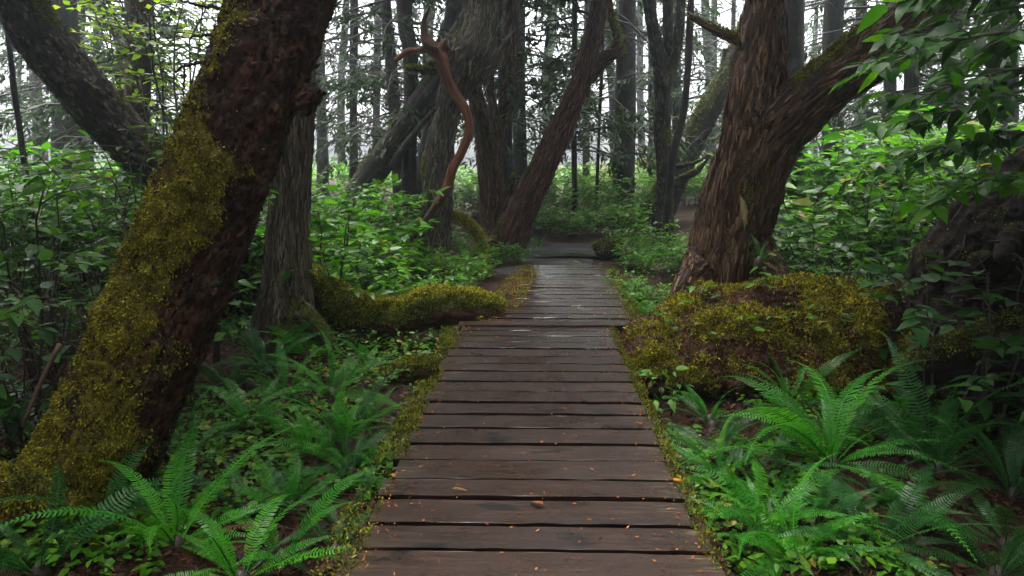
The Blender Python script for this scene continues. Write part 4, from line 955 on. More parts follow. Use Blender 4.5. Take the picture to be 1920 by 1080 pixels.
# near left bank
for k, (u, Y, h, sp, ns, lf, mat, ml, lab) in enumerate([
 (60, 4.6, 1.75, 0.75, 6, 0.125, 'leaf', 130, 'tall broad-leaved shrub at the far left edge over a tangle of bare twigs'),
 (215, 4.4, 1.65, 0.60, 5, 0.125, 'leaf', 120, 'broad-leaved shrub in front of the dark steep leaning trunk, left'),
 (330, 5.2, 1.95, 0.70, 6, 0.125, 'leaf', 140, 'bright green shrub filling the gap left of the mossy leaning trunk'),
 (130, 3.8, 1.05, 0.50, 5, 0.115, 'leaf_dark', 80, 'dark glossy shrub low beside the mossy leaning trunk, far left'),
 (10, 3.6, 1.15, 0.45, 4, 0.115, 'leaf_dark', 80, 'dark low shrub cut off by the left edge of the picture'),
 (255, 6.6, 2.1, 0.9, 6, 0.11, 'leaf', 140, 'tall shrub rising behind the base of the steep dark leaning trunk'),
 (395, 6.8, 2.3, 0.7, 5, 0.11, 'leaf', 120, 'tall shrub touching the left flank of the mossy leaning trunk'),
 (620, 6.6, 1.65, 0.45, 4, 0.12, 'leaf', 90, 'upright bright shrub just right of the slim grey-brown trunk'),
 (655, 7.4, 1.30, 0.60, 5, 0.11, 'leaf', 100, 'leafy shrub second right from the slim grey-brown trunk'),
 (725, 7.2, 0.75, 0.5, 5, 0.13, 'leaf_mid', 70, 'low shrub with large pale leaves above the mossy log'),
 (790, 7.5, 0.55, 0.5, 5, 0.11, 'leaf', 70, 'low bright shrub behind the middle of the mossy log'),
]):
    leafy_shrub(lab, spot(u, Y), 200 + k, h, sp, ns, lf, mat, int(ml * 1.5), step=0.06)
# right bank, large leaves
for k, (u, Y, h, sp, ns, lf, mat, ml, lab) in enumerate([
 (1395, 5.9, 0.72, 0.42, 5, 0.12, 'leaf', 80, 'glossy low shrub at the foot of the massive forked tree'),
 (1320, 6.2, 0.55, 0.35, 5, 0.11, 'leaf', 60, 'small glossy shrub on the mound nearest the boardwalk'),
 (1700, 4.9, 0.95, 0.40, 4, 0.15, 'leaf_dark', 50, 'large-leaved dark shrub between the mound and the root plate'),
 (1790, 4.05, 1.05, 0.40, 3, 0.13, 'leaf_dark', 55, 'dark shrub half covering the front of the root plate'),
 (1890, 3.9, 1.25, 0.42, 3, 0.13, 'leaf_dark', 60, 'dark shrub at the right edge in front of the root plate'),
 (1255, 4.6, 0.36, 0.16, 3, 0.085, 'leaf_mid', 24, 'small upright seedling by the right edge of the near boardwalk'),
 (1560, 6.3, 1.05, 0.55, 5, 0.11, 'leaf', 100, 'leafy shrub right beside the trunk of the massive forked tree'),
 (1655, 6.0, 1.25, 0.60, 6, 0.115, 'leaf', 130, 'leafy shrub behind the mound midway to the right edge'),
 (1790, 6.4, 1.75, 0.75, 6, 0.12, 'leaf', 140, 'tall leafy shrub above the root plate on the right'),
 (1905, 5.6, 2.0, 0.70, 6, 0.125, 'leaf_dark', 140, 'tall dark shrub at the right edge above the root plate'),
 (1620, 7.6, 1.6, 0.8, 6, 0.11, 'leaf', 150, 'broad shrub in the bright bank under the heavy limb'),
 (1740, 8.2, 1.9, 0.9, 6, 0.11, 'leaf', 150, 'broad shrub at the top of the bright bank right of the heavy limb'),
]):
    leafy_shrub(lab, spot(u, Y), 260 + k, h, sp, ns, lf, mat, int(ml * 1.5), step=0.06)
for k, (x, y, z, h, lab) in enumerate([(1.5, 5.45, .2, .3, 'seedling sprouting on the boardwalk end of the mossy mound'), (2.05, 5.3, .42, .26, 'seedling on top of the middle of the mossy mound'), (1.75, 5.0, .1, .3, 'seedling on the front face of the mossy mound'), (2.6, 5.25, .4, .34, 'seedling on the right shoulder of the mossy mound'), (1.35, 5.15, .0, .34, 'seedling low on the mound closest to the planks'), (2.3, 4.95, .12, .34, 'seedling on the mound front above the tallest fern'), (2.9, 5.0, .3, .4, 'largest seedling at the dark right end of the mound')]):
    leafy_shrub(lab, (x, y, z), 290 + k, h, 0.22, 4, 0.075, 'leaf_mid', 26, 'seedling', 'seedlings on the mossy mound', step=0.05)
# overhanging branches, upper right, close to the camera
for k, (u, v, Y, az, L, lf, ml, lab) in enumerate([
 (2010, 60, 3.3, 2.95, 0.85, 0.13, 60, 'overhanging leafy bough crossing the end of the heavy limb, top right'),
 (2000, 190, 3.1, 2.9, 0.7, 0.125, 50, 'second overhanging leafy bough below the top one at right'),
 (2020, 330, 3.3, 3.0, 0.65, 0.12, 45, 'drooping leafy bough in front of the root plate at right'),
 (1990, -40, 2.9, 3.3, 0.55, 0.14, 45, 'dark bough with the largest leaves in the top right corner'),
 (2030, 130, 3.8, 3.05, 0.85, 0.125, 50, 'leafy bough set back between the two upper overhanging boughs'),
 (2050, 10, 4.2, 3.05, 1.05, 0.125, 50, 'leafy bough farther back over the end of the heavy limb'),
 (2060, 250, 4.3, 2.95, 1.0, 0.125, 50, 'leafy bough farther back above the root plate'),
 (1960, 250, 3.6, 2.8, 0.55, 0.12, 50, 'short dense bough against the right edge at mid height'),
]):
    rng = random.Random(300 + k); nr = np.random.default_rng(300 + k); p0 = at(u, v, Y); stems, LV = [], []
    foot = np.array([p0[0] + 0.5, p0[1] + 0.1, gz(p0[0] + 0.5, p0[1] + 0.1)])
    stems.append((catmull([foot, (foot + p0) / 2 + np.array([0.12, 0, 0.1]), p0 - foot * 0], 8), np.linspace(0.022, 0.012, 8)))
    d = np.array([math.cos(az), math.sin(az) * 0.6, 0.12]); M_ = [p0 + d * L * t + np.array([0, 0, -0.30 * L * t * t]) for t in np.linspace(0, 1, 8)]
    stems.append((np.array(M_), np.linspace(0.011, 0.003, 8)))
    for m in range(20):
        t = 0.05 + 0.93 * m / 20; i = min(6, int(t * 7)); q = M_[i] + (M_[i + 1] - M_[i]) * (t * 7 - i); a2 = az + rng.choice((-1, 1)) * rng.uniform(0.5, 1.2)
        l2 = L * rng.uniform(0.2, 0.45); d2 = np.array([math.cos(a2), math.sin(a2), rng.uniform(-0.3, 0.3)]); tp = [q, q + d2 * l2 * .5, q + d2 * l2 + np.array([0, 0, -0.12 * l2])]
        stems.append((np.array(tp), np.array([0.004, 0.003, 0.0015])))
        for x in np.linspace(0.2, 1, max(3, int(l2 / 0.062))):
            pq = tp[0] + (tp[2] - tp[0]) * x; sd_ = rng.choice((-1, 1)); f = np.array([-d2[1], d2[0], 0])
            LV.append((pq, d2 * 0.6 + f * sd_ * rng.uniform(.3, .9) + np.array([0, 0, rng.uniform(-0.6, 0.0)]), np.array([0, 0, 1.0]) + nr.normal(0, 0.3, 3), lf * rng.uniform(0.7, 1.15)))
    t = thing('overhanging_shrub', lab, 'shrub', foot, 'boughs hanging over the right edge')
    obj('stems', stems_mesh([(P - foot, r) for P, r in stems], 'twig', 6), t)
    Mx, P = leaf_frames(LV)
    for j in range(len(LV)):
        m4 = Matrix.Identity(4)
        for a in range(3):
            for b in range(3): m4[a][b] = Mx[j][a][b]
            m4[a][3] = P[j][a] - foot[a]
        obj('leaf', leaf_mesh(rng.randrange(5), 'leaf' if (k == 2 or j % 4 == 0) else 'leaf_dark'), t, None, m4)

# mid-distance bushes: joined foliage, shared meshes
BUSH = []
for k in range(6):
    st, LV = grow(400 + k, 1.0, 0.62, 8, 0.125, step=0.052, twigs=8, tl=0.42)
    BUSH.append((stems_mesh(st, 'twig', 3), {m: foliage_mesh(LV, m, k) for m in ('leaf', 'leaf_mid', 'leaf_far', 'leaf_autumn', 'leaf_dark')}))
def bush(label, loc, s, k, mat='leaf', group='mid-distance bushes', sz=1.0, name='bush'):
    t = thing(name, label, 'bush', loc, group)
    m4 = Matrix.Rotation(k * 2.39, 4, 'Z') @ Matrix.Diagonal((s, s, s * sz, 1))
    obj('stems', BUSH[k % 6][0], t, None, m4); f = obj('foliage', BUSH[k % 6][1][mat], t, None, m4); f['kind'] = 'stuff'
    return t
rng = random.Random(31); k = 0
def row(where, anchor, group, mat, u0, u1, du, Y, s, sz, skip=()):
    """one row of bushes, counted from the left"""
    global k
    u = u0; n = 0
    while u < u1:
        if not any(a < u < b for a, b in skip):
            k += 1; x = spot(u + rng.uniform(-du, du) * .3, Y + rng.uniform(-.4, .4)); x[0] += rng.uniform(-.2, .2); x[2] = gz(x[0], x[1]) - 0.03
            bush(where + ', ' + ORD[n] + ' from ' + anchor, x, s * rng.uniform(.8, 1.2), k, rng.choice(mat), group, sz * rng.uniform(.85, 1.15)); n += 1
        u += du
LM = ['leaf', 'leaf_mid']
for nm, a in (('nearest', (600, 780, 55, 7.2, 0.7, 1.0)), ('second', (590, 760, 46, 8.2, 0.95, 1.05)), ('third', (590, 745, 42, 9.4, 1.1, 1.05)), ('farthest', (600, 735, 40, 10.9, 1.2, 1.0))):
    row('bush in the ' + nm + ' row of the left bank', 'the slim grey-brown trunk', 'bushes of the left bank', LM, *a)
for nm, a in (('near', (640, 880, 52, 7.7, 0.42, 0.9)), ('middle', (790, 950, 32, 9.0, 0.42, 0.9)), ('far', (850, 975, 22, 10.0, 0.40, 0.9)), ('last', (830, 940, 24, 11.4, 0.45, 0.9))):
    row('knee-high bush left of the far boardwalk, ' + nm + ' row', 'the left', 'low bushes left of the far boardwalk', LM, *a)
for nm, a in (('front', (-20, 560, 62, 7.6, 1.2, 1.1)), ('back', (-20, 560, 55, 9.5, 1.35, 1.1))):
    row('bush in the ' + nm + ' row of the far left thicket', 'the left edge', 'bushes of the far left thicket', ['leaf', 'leaf', 'leaf_mid'], *a)
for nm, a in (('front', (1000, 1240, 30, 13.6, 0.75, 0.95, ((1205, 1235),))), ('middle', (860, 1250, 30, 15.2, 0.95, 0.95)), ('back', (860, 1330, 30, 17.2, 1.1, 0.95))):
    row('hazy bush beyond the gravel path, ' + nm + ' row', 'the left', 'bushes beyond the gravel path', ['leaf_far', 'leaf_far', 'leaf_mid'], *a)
for nm, a in (('nearest', (1250, 1480, 60, 6.9, 0.42, 0.8)), ('second', (1190, 1320, 40, 8.2, 0.42, 0.85)), ('third', (1180, 1300, 38, 9.6, 0.50, 0.9)), ('farthest', (1195, 1330, 38, 11.0, 0.6, 0.9))):
    row('low bush right of the far boardwalk, ' + nm + ' row', 'the planks', 'bushes right of the far boardwalk', LM, *a)
for nm, a in (('nearest', (1500, 1760, 60, 6.4, 0.7, 1.0)), ('second', (1470, 1960, 58, 7.4, 1.0, 1.0)), ('third', (1470, 1960, 52, 9.0, 1.3, 1.0)), ('farthest', (1480, 1960, 48, 10.8, 1.6, 1.0))):
    row('bush of the bright right bank, ' + nm + ' row', 'the massive forked trunk', 'bushes of the right bank', ['leaf', 'leaf_dark', 'leaf_mid', 'leaf'], *a)
for u, Y, s, wh in ((1225, 23, 1.4, 'just right of the large straight trunk'), (1140, 24, 1.3, 'just left of the large straight trunk'), (1255, 26, 1.5, 'behind the three-stemmed trunk')):
    k += 1; bush('russet autumn bush glowing in the mist ' + wh, spot(u, Y), s, k, 'leaf_autumn', 'russet bushes in the mist')
# far undergrowth, one mass
g = Geo(); nr = np.random.default_rng(5); n = 26000
Y = nr.uniform(18.5, 46, n); u = nr.uniform(-300, 2250, n); X = (u - 960) / FPX * Y
Hm = 0.75 + 0.75 * fbm(np.stack([X * .5, Y * .5, 0 * X], -1), 3); Z = ground_z(X, Y) + Hm * nr.random(n) ** 0.6
Mx = frames(nr.normal(0, 1, (n, 3)) * [1, 1, .4], np.tile([0, 0, 1.0], (n, 1)) + nr.normal(0, .4, (n, 3))) * nr.uniform(0.13, 0.26, n)[:, None, None]
g.batch(*LSMALL[0], Mx, np.stack([X, Y, Z], -1), nr.random(n))
tag(obj('undergrowth', g.mesh('undergrowth', [M['leaf_mid']])), 'pale mass of far undergrowth fading into the mist', 'undergrowth', None, 'stuff')
# lime-green maple sapling top left
for q, (u, Y, h, lab) in enumerate(((345, 10.5, 4.6, 'yellow-green sapling glowing left of the mossy leaning trunk top'), (285, 12.5, 4.9, 'yellow-green sapling beside the red-brown upright trunk'))):
    st, LV = grow(500 + q, h, 1.0, 7, 0.15, step=0.085, twigs=12, tl=0.2, low=0.4); b = spot(u, Y)
    t = thing('maple_sapling', lab, 'sapling', b, 'yellow-green saplings'); obj('stems', stems_mesh(st, 'twig', 4), t); f = obj('foliage', foliage_mesh(LV, 'leaf_lime', q), t); f['kind'] = 'stuff'

# bare twig tangle at far left, dead sapling left of the mossy trunk, single stick
rng = random.Random(12); nr = np.random.default_rng(12)
for q, (u, Y, lab) in enumerate(((40, 3.7, 'tangle of bare dark shrub stems at the far left'), (150, 4.2, 'tangle of bare dark stems behind the mossy leaning trunk'), (240, 4.6, 'bare dark stems close against the left of the mossy leaning trunk'))):
    b = spot(u, Y); t = thing('bare_shrub', lab, 'shrub', b, 'bare shrub tangles')
    for m in range(26):
        a = rng.uniform(0, 6.283); e = np.array([math.cos(a) * rng.uniform(.2, .8), math.sin(a) * .5, rng.uniform(0.35, 1.15)]); s = np.array([rng.uniform(-.35, .35), rng.uniform(-.2, .2), -0.05])
        P = [s, s + (e - s) * .35 + nr.normal(0, .06, 3), s + (e - s) * .7 + nr.normal(0, .08, 3), e + nr.normal(0, .05, 3)]; rr = rng.uniform(.003, .008)
        g = Geo(); g.tube(catmull(P, 9), np.linspace(rr, rr * .4, 9), 5)
        for z in range(2):
            i = rng.randint(3, 7); p = catmull(P, 9)[i]; g.tube([p, p + nr.normal(0, .12, 3) + [0, 0, .08], p + nr.normal(0, .2, 3) + [0, 0, .12]], [rr * .5, rr * .4, rr * .2], 4)
        obj('stem', g.mesh('stem', [M['twig']]), t)
b = spot(428, 5.6); t = thing('dead_sapling', 'dead dark sapling with bare twigs left of the mossy trunk top', 'sapling', b)
for pts in ([(415, 420, 6), (420, 250, 6), (425, 110, 6), (432, 30, 7), (438, -60, 6)], [(428, 22, 5), (400, 12, 3.5), (370, 10, 3), (335, -3, 2)], [(424, 65, 3), (395, 66, 3), (355, 68, 1.5)], [(422, 112, 4), (385, 116, 3.5), (350, 124, 3), (328, 134, 2)], [(408, 80, 2.5), (392, 85, 2), (385, 110, 2), (384, 160, 1.5)], [(345, 128, 2), (344, 160, 1.8), (346, 190, 1.5)]):
    P, r = tubepx(pts, 5.6)
    if pts[0][1] > 400: P, r = rooted(P, r, 1.1)
    g = Geo(); C = catmull(P, 20); g.tube(C + nr.normal(0, .006, C.shape), np.clip(catmull(np.stack([r, r, r], -1), 20)[:, 0], .003, 1), 6)
    obj('stem', g.mesh('stem', [M['twig']], True, b), t)
P = [at(42, 800, 3.0), at(75, 720, 3.05), at(112, 645, 3.1)]; g = Geo(); g.tube(catmull(P, 8), np.linspace(.008, .012, 8), 7)
tag(obj('dead_stick', g.mesh('dead_stick', [M['twig_dead']])), 'straight reddish dead stick propped up at the far left', 'stick')

# ------------------------------------------------------------------ ferns
def frond_mesh(seed, mat, rise, droop, npin=36, wid=0.075, side=0.0):
    """length about 1 along +x, base at origin"""
    rng = random.Random(seed); n = 22; T = np.linspace(0, 1, n); pts = []; p = np.zeros(3); ang = rise; az = 0.0
    for k in range(n):
        pts.append(p.copy()); ang -= droop / n * (0.6 + 0.8 * k / n); az += side / n
        p = p + np.array([math.cos(ang) * math.cos(az), math.cos(ang) * math.sin(az), math.sin(ang)]) / (n - 1)
    C = np.array(pts); g = Geo(); g.tube(C, np.linspace(0.0065, 0.0015, n), 4, rng.random())
    tg = np.gradient(C, axis=0); tg /= np.linalg.norm(tg, axis=1)[:, None]
    for k in range(npin):
        t = 0.10 + 0.885 * k / (npin - 1); f = t * (n - 1); i = min(n - 2, int(f)); c = C[i] + (C[i + 1] - C[i]) * (f - i); d = tg[i]
        lat = np.cross([0, 0, 1.0], d); lat /= np.linalg.norm(lat); up_ = np.cross(d, lat)
        prof = min(1, (t - 0.02) / 0.30) ** 0.8 * (1 - smooth(t, 0.45, 1.02)) ** 0.75; L = wid * max(0.10, float(prof)) * rng.uniform(0.92, 1.08)
        for s in (-1, 1):
            fw = rng.uniform(0.12, 0.28); dd = lat * s + d * fw + up_ * rng.uniform(0.0, 0.22); dd /= np.linalg.norm(dd); hw = 0.0064 * (0.55 + 0.45 * float(prof)); bend = up_ * -0.20 * L
            V = [c - d * hw * .8, c + d * hw * .8, c + dd * L * .45 + d * hw + bend * .2, c + dd * L * .45 - d * hw + bend * .2, c + dd * L * .82 + d * (hw * .75 + .004) + bend * .6, c + dd * L * .82 - d * hw * .5 + bend * .6, c + dd * L + d * 0.010 + bend]
            g.add(V, [[0, 1, 2, 3], [3, 2, 4, 5]], [[5, 4, 6]], rng.uniform(0, 0.16))
    return g.mesh('frond', [M[mat]])
FR = {}
for m in ('fern', 'fern_dark', 'fern_dead', 'fern_tan'):
    FR[m] = [frond_mesh(600 + k, m, r_, d_, 40 + k % 3, w_ * 1.06, s_) for k, (r_, d_, w_, s_) in enumerate(((1.0, 1.3, .070, .2), (1.15, 1.6, .072, -.3), (0.75, 1.0, .066, .1), (0.95, 1.5, .076, .4), (0.6, 0.8, .07, -.2), (1.25, 1.3, .072, 0.1)))]
def fern(label, loc, L, n, seed, mat='fern', az0=0.0, arc=6.283, dead=1, group='sword ferns', pitch=0.0, name='sword_fern'):
    rng = random.Random(seed); t = thing(name, label, 'fern', loc, group); dead += 1; n = int(n * 1.5); L = L * 1.15
    for k in range(n + dead):
        isd = k >= n; mm = 'fern_dead' if isd else mat
        az = az0 + arc * (k + rng.uniform(-.3, .3)) / n if not isd else rng.uniform(0, 6.28); s = L * rng.uniform(0.5, 1.2) * (0.7 if isd else 1)
        v = rng.choice((2, 4)) if isd else rng.randrange(6)
        m4 = Matrix.Rotation(az, 4, 'Z') @ Matrix.Rotation(-pitch + rng.uniform(-.3, .35) + (0.45 if isd else 0), 4, 'Y') @ Matrix.Rotation(rng.uniform(-.6, .6), 4, 'X') @ Matrix.Diagonal((s, s, s, 1))
        o = obj('dead_frond' if isd else 'frond', FR[mm][v], t, None, m4); o.location = (0.02 * math.cos(az), 0.02 * math.sin(az), 0.0)
    g = Geo(); c = catmull([np.array([0, 0, -.06]), np.array([0, 0, .01]), np.array([0, 0, .05])], 6); g.tube(c, [.05, .05, .045, .035, .025, .01], 7)
    obj('crown_base', g.mesh('crown_base', [M['twig']]), t)
    return t
for k, (u, v, L, n, mat, dd, lab) in enumerate([
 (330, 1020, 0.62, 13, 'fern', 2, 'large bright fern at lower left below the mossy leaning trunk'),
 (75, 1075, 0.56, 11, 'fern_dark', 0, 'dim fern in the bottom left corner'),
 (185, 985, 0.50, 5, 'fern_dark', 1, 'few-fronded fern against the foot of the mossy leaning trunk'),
 (450, 1090, 0.50, 10, 'fern', 2, 'bright fern cut by the bottom edge, left of the boardwalk'),
 (585, 850, 0.50, 12, 'fern', 1, 'bright fern midway between mossy trunk and near boardwalk'),
 (470, 800, 0.46, 10, 'fern', 1, 'mid-green fern right beside the lower mossy trunk'),
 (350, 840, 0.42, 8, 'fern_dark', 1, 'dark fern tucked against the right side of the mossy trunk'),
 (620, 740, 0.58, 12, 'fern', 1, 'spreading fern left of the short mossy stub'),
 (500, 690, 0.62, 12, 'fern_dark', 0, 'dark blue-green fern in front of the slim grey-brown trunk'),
 (580, 665, 0.50, 10, 'fern', 0, 'fern below the left end of the mossy log'),
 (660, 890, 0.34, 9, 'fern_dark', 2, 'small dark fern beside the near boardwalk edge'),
 (680, 800, 0.36, 8, 'fern', 0, 'small fern reaching toward the boardwalk below the mossy stub'),
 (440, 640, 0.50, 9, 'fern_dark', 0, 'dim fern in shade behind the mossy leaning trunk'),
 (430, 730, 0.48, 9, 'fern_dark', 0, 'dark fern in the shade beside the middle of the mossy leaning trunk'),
 (535, 745, 0.46, 10, 'fern', 0, 'mid-green fern in front of the dark blue-green one'),
 (690, 690, 0.40, 9, 'fern', 0, 'fern just below the mossy log near the stub'),
 (640, 830, 0.42, 9, 'fern', 1, 'bright fern nearest the boardwalk above the small dark one'),
 (540, 960, 0.36, 8, 'fern', 2, 'small low fern between two bright ferns at lower left'),
]):
    p = ground_at(u, v); fern(lab, p, L, n, 700 + k, mat, k * 0.7, 6.283, dd, 'ferns left of the boardwalk')
for k, (u, v, L, n, mat, dd, lab) in enumerate([
 (1560, 870, 0.86, 15, 'fern', 1, 'tallest bright fern right of the boardwalk below the mound'),
 (1430, 985, 0.46, 11, 'fern', 1, 'bright fern close to the lower right boardwalk edge'),
 (1490, 1050, 0.50, 10, 'fern', 0, 'flat spreading fern at the bottom right of the boardwalk'),
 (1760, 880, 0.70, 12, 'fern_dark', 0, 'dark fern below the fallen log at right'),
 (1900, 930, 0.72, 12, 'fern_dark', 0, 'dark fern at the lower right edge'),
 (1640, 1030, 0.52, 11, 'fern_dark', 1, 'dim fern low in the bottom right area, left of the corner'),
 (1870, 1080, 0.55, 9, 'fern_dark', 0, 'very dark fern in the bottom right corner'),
 (1350, 900, 0.40, 9, 'fern', 2, 'small fern beside the boardwalk left of the tallest fern'),
 (1330, 790, 0.34, 8, 'fern', 1, 'small fern at the foot of the mossy mound'),
 (1215, 735, 0.24, 7, 'fern', 0, 'tiny fern at the right boardwalk edge beside the mound'),
 (1185, 690, 0.24, 6, 'fern', 0, 'tiny fern growing at the right plank ends by the cross plank'),
 (1480, 760, 0.52, 9, 'fern', 0, 'fern leaning out of the mound behind the tallest fern'),
 (1700, 800, 0.60, 10, 'fern', 0, 'mid-green fern between the tallest fern and the fallen log'),
]):
    p = ground_at(u, v); fern(lab, p, L, n, 740 + k, mat, k * 0.9, 6.283, dd, 'ferns right of the boardwalk')
for k, (u, v, Y, L, n, lab) in enumerate([
 (1160, 622, 5.75, 0.20, 6, 'tiny fern sprouting over the right end of the cross plank'),
 (880, 545, 7.4, 0.36, 9, 'fern behind the right end of the mossy log'),
 (820, 520, 8.0, 0.42, 9, 'fern in the low growth left of the far boardwalk'),
 (930, 520, 8.2, 0.30, 8, 'small fern nearest the left side of the far boardwalk'),
 (1225, 545, 7.3, 0.34, 9, 'fern by the right side of the far boardwalk'),
 (1190, 510, 8.6, 0.30, 8, 'small fern farther along the right side of the far boardwalk'),
 (1205, 470, 10.4, 0.40, 9, 'fern right of the gravel at the boardwalk end'),
 (1425, 470, 6.2, 0.32, 5, 'fern arching at the right foot of the massive forked tree'),
 (1010, 455, 12.2, 0.35, 7, 'lone fern behind the gravel path end'),
]):
    p = at(u, v, Y); p[2] = max(gz(p[0], p[1]), p[2] - 0.1) if k in (0, 7) else gz(p[0], p[1]); fern(lab, p, L, n, 780 + k, 'fern', k, 6.283, 0, 'ferns along the far boardwalk')
rq = random.Random(55)
vl = sorted((rq.uniform(660, 1060) for _ in range(13)), reverse=True); vr = sorted((rq.uniform(790, 1070) for _ in range(13)), reverse=True)
for q in range(26):
    left = q < 13; u = rq.uniform(330, 720) if left else rq.uniform(1320, 1900); v = vl[q] if left else vr[q - 13]
    if left and v > 900: u = min(u, 640)
    if left and u < 420: u += 150
    pp = ground_at(u, v); fern('small gap-filling fern ' + ('left' if left else 'right') + ' of the boardwalk, ' + ORD[q % 13] + ' nearest the camera on that side', pp, rq.uniform(.26, .5), rq.randint(4, 7), 850 + q, rq.choice(('fern', 'fern_dark', 'fern_dark')), q, 6.283, 2, 'small ferns ' + ('left' if left else 'right') + ' of the boardwalk')
p = at(1388, 365, 6.2); hf = thing('hanging_fern', 'tan withered fern frond hanging on the massive forked trunk', 'fern', p)
m4 = Matrix.Rotation(-1.45, 4, 'Z') @ Matrix.Rotation(1.15, 4, 'Y') @ Matrix.Rotation(0.2, 4, 'X') @ Matrix.Diagonal((0.42, 0.42, 0.42, 1)); obj('frond', FR['fern_tan'][4], hf, None, m4)

# ------------------------------------------------------------------ moss along the boardwalk edges, needle litter, fallen bits
rng = np.random.default_rng(90)
def edge_moss(name, label, ln, y0, y1, w0, w1, n, mat, length, seed, z=0.0):
    rng = np.random.default_rng(seed); y = rng.uniform(y0, y1, n); x = np.array([line_at(*ln, a) for a in (y0, y1)]); X = x[0] + (y - y0) / (y1 - y0) * (x[1] - x[0]) + rng.uniform(w0, w1, n)
    keep = fbm(np.stack([X * 5, y * 3, 0 * y + seed], -1), 3) + 0.35 > rng.random(n) * 0.9; X, y = X[keep], y[keep]; n = len(X)
    P = np.stack([X, y, z - 0.004 - 0.12 * np.clip(-(X - (x[0] + (y - y0) / (y1 - y0) * (x[1] - x[0]))) * np.sign(w1 - 0 if abs(w1) > abs(w0) else w0) * 0, 0, 1) + 0.02 * fbm(np.stack([X * 9, y * 9, 0 * X], -1), 2)], -1)
    g = Geo(); sprigs(g, P, np.tile([0, 0, 1.0], (n, 1)), length, length * 0.24, rng, 0.1, 1.0)
    tag(obj(name, g.mesh(name, [M[mat]], False)), label, 'moss', None, 'stuff')
edge_moss('moss', 'olive moss creeping along the left edge of the near boardwalk', L1, 1.9, YS - .1, -0.12, 0.03, 12000, 'moss_green', 0.020, 91)
edge_moss('moss', 'thin moss along the right edge of the near boardwalk', R1, 1.9, YS - .1, -0.02, 0.05, 4500, 'moss_green', 0.018, 92)
edge_moss('moss', 'moss spreading over the left side of the far boardwalk', L2, YS + .15, 9.5, -0.12, 0.24, 7000, 'moss_gold', 0.022, 93, 0.0)
edge_moss('moss', 'moss on the right side of the far boardwalk', R2, YS + .15, 9.5, -0.05, 0.12, 3500, 'moss_green', 0.020, 94, 0.0)
edge_moss('litter', 'orange-brown needle litter on the left boardwalk edge', L1, 1.9, YS, -0.06, 0.10, 600, 'litter_orange', 0.014, 95, 0.006)
edge_moss('litter', 'orange needle litter on the right boardwalk edge', R1, 1.9, YS, -0.14, 0.03, 500, 'litter_orange', 0.014, 96, 0.006)
edge_moss('litter', 'orange needle litter over the far boardwalk edge', L2, YS + .1, 9.5, -0.08, 0.18, 700, 'litter_orange', 0.016, 97, 0.006)
n = 900; y = rng.uniform(1.9, 9.3, n); xl = np.array([line_at(*(L1 if a < YS else L2), a) for a in y]); xr = np.array([line_at(*(R1 if a < YS else R2), a) for a in y]); e = rng.beta(.4, .4, n)
P = np.stack([xl + (xr - xl) * (0.03 + .94 * e), y, 0 * y + .004], -1); g = Geo(); sprigs(g, P, np.tile([0, 0, .15], (n, 1)) + rng.normal(0, .9, (n, 3)) * [1, 1, .05], .020, .0038, rng, 0, .1)
tag(obj('litter', g.mesh('litter', [M['litter_orange']], False)), 'scattered orange cedar scales on the wet planks', 'litter', None, 'stuff')
n = 60000; Y = rng.uniform(1.7, 9.5, n); u = rng.uniform(-100, 2020, n); X = (u - 960) / FPX * Y * 1.05; d = np.abs(X - board_x(Y)) > .62; X, Y = X[d], Y[d]; n = len(X)
P = np.stack([X, Y, ground_z(X, Y) + .004], -1); g = Geo(); sprigs(g, P, np.tile([0, 0, .25], (n, 1)) + rng.normal(0, .9, (n, 3)) * [1, 1, .25], .03, .0045, rng, 0, .3)
tag(obj('litter', g.mesh('litter', [M['litter']], False)), 'red-brown needle and twig litter covering the forest floor', 'litter', None, 'stuff')
n = 9000; Y = rng.uniform(2.0, 9.0, n); u = rng.uniform(-60, 1980, n); X = (u - 960) / FPX * Y * 1.05; d = np.abs(X - board_x(Y)) > .74; X, Y = X[d], Y[d]; n = len(X)
g = Geo(); Mx = frames(rng.normal(0, 1, (n, 3)) * [1, 1, .15], np.tile([0, 0, 1.0], (n, 1)) + rng.normal(0, .35, (n, 3))) * rng.uniform(.03, .075, n)[:, None, None]; g.batch(*LSMALL[1], Mx, np.stack([X, Y, ground_z(X, Y) + .012], -1), rng.random(n))
tag(obj('litter', g.mesh('litter', [M['chips_red']])), 'dead brown leaves strewn over the forest floor', 'litter', None, 'stuff')
n = 62000; Y = rng.uniform(2.6, 12.5, n); u = rng.uniform(-60, 1980, n); X = (u - 960) / FPX * Y * 1.05; q = np.stack([X * .9, Y * .9, 0 * X], -1); cov = fbm(q + 3, 3); d = (np.abs(X - board_x(Y)) > .80) & (cov > -.05 - .05 * np.clip(Y - 5, 0, 6)) & ~((Y > 9.3) & (np.abs(X - board_x(Y)) < 1.4)); X, Y = X[d], Y[d]; n = len(X)
hh = rng.random(n) * (.08 + .22 * smooth(Y, 4, 8)); g = Geo(); Mx = frames(rng.normal(0, 1, (n, 3)) * [1, 1, .3], np.tile([0, 0, 1.0], (n, 1)) + rng.normal(0, .3, (n, 3))) * rng.uniform(.025, .075, n)[:, None, None]; g.batch(*LSMALL[0], Mx, np.stack([X, Y, ground_z(X, Y) + .01 + hh], -1), rng.random(n))
tag(obj('ground_cover', g.mesh('ground_cover', [M['leaf_mid']])), 'low leafy ground cover beside the boardwalk', 'ground cover', None, 'stuff')
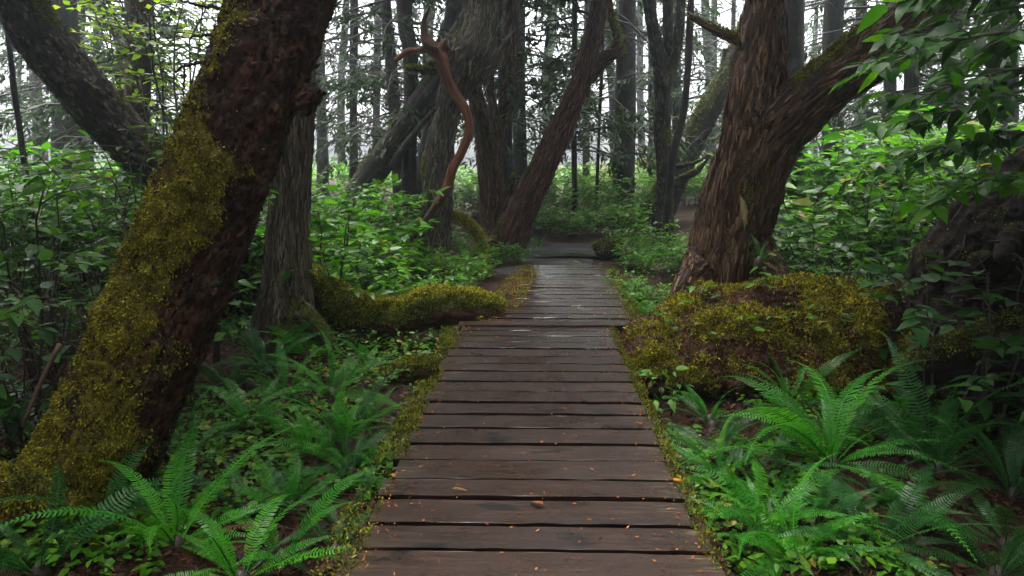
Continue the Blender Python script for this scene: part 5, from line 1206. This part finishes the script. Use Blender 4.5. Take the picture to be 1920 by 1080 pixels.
for k, (u, v, s, az, mat, lab) in enumerate(((1018, 950, .075, 2.4, 'litter_orange', 'curled orange leaf lying on the near planks right of centre'), (848, 921, .10, .15, 'leaf_autumn', 'tan twig-like leaf lying on the planks left of centre'), (1014, 834, .04, 1.2, 'litter_orange', 'small orange leaf standing up on the middle planks'), (1195, 797, .05, .5, 'litter_orange', 'orange leaf near the right ends of the middle planks'), (738, 899, .07, 1.9, 'litter_orange', 'rust leaf on the moss at the left boardwalk edge'), (1262, 905, .06, .4, 'litter_orange', 'orange sprig near the right ends of the lower planks'), (1075, 492, .16, .1, 'leaf_lime', 'pale green leaf lying at the end of the far boardwalk'), (1390, 560, .10, .9, 'leaf_lime', 'yellow leaf lying on the mossy mound'))):
    p = on_z(u, v, .006) if u < 1380 else at(u, v, 5.35); V, Q, T = LT[k % 5]
    o = obj('fallen_leaf', mesh('fallen_leaf', V * [1, .7 if k != 1 else .25, 1], [Q, T], [M[mat]], {'rnd': np.full(len(V), .2 + .1 * k)})); o.location = tuple(p + [0, 0, .012]); o.rotation_euler = (.15, .1, az); o.scale = (s, s, s); tag(o, lab, 'leaf', 'fallen leaves')

# ------------------------------------------------------------------ haze
def haze():
    lo, hi = np.array([-92, -86, -3.0]), np.array([92, 98, 16.0])
    V = [(x, y, z) for z in (lo[2], hi[2]) for x, y in ((lo[0], lo[1]), (hi[0], lo[1]), (hi[0], hi[1]), (lo[0], hi[1]))]
    Q = [(3, 2, 1, 0), (4, 5, 6, 7), (0, 1, 5, 4), (1, 2, 6, 5), (2, 3, 7, 6), (3, 0, 4, 7)]
    m = bpy.data.materials.new('mist'); m.use_nodes = True; nt = m.node_tree; nt.nodes.clear()
    out = nt.nodes.new('ShaderNodeOutputMaterial'); pv = nt.nodes.new('ShaderNodeVolumePrincipled')
    pv.inputs['Color'].default_value = (0.82, 0.91, 1.0, 1); pv.inputs['Density'].default_value = HAZE; pv.inputs['Anisotropy'].default_value = 0.75
    nt.links.new(pv.outputs[0], out.inputs['Volume'])
    o = obj('haze', mesh('haze', V, [np.array(Q)], [m], None, False)); tag(o, 'pale morning mist hanging between the trees', 'mist', None, 'stuff')
HAZE = 0.0032
haze()
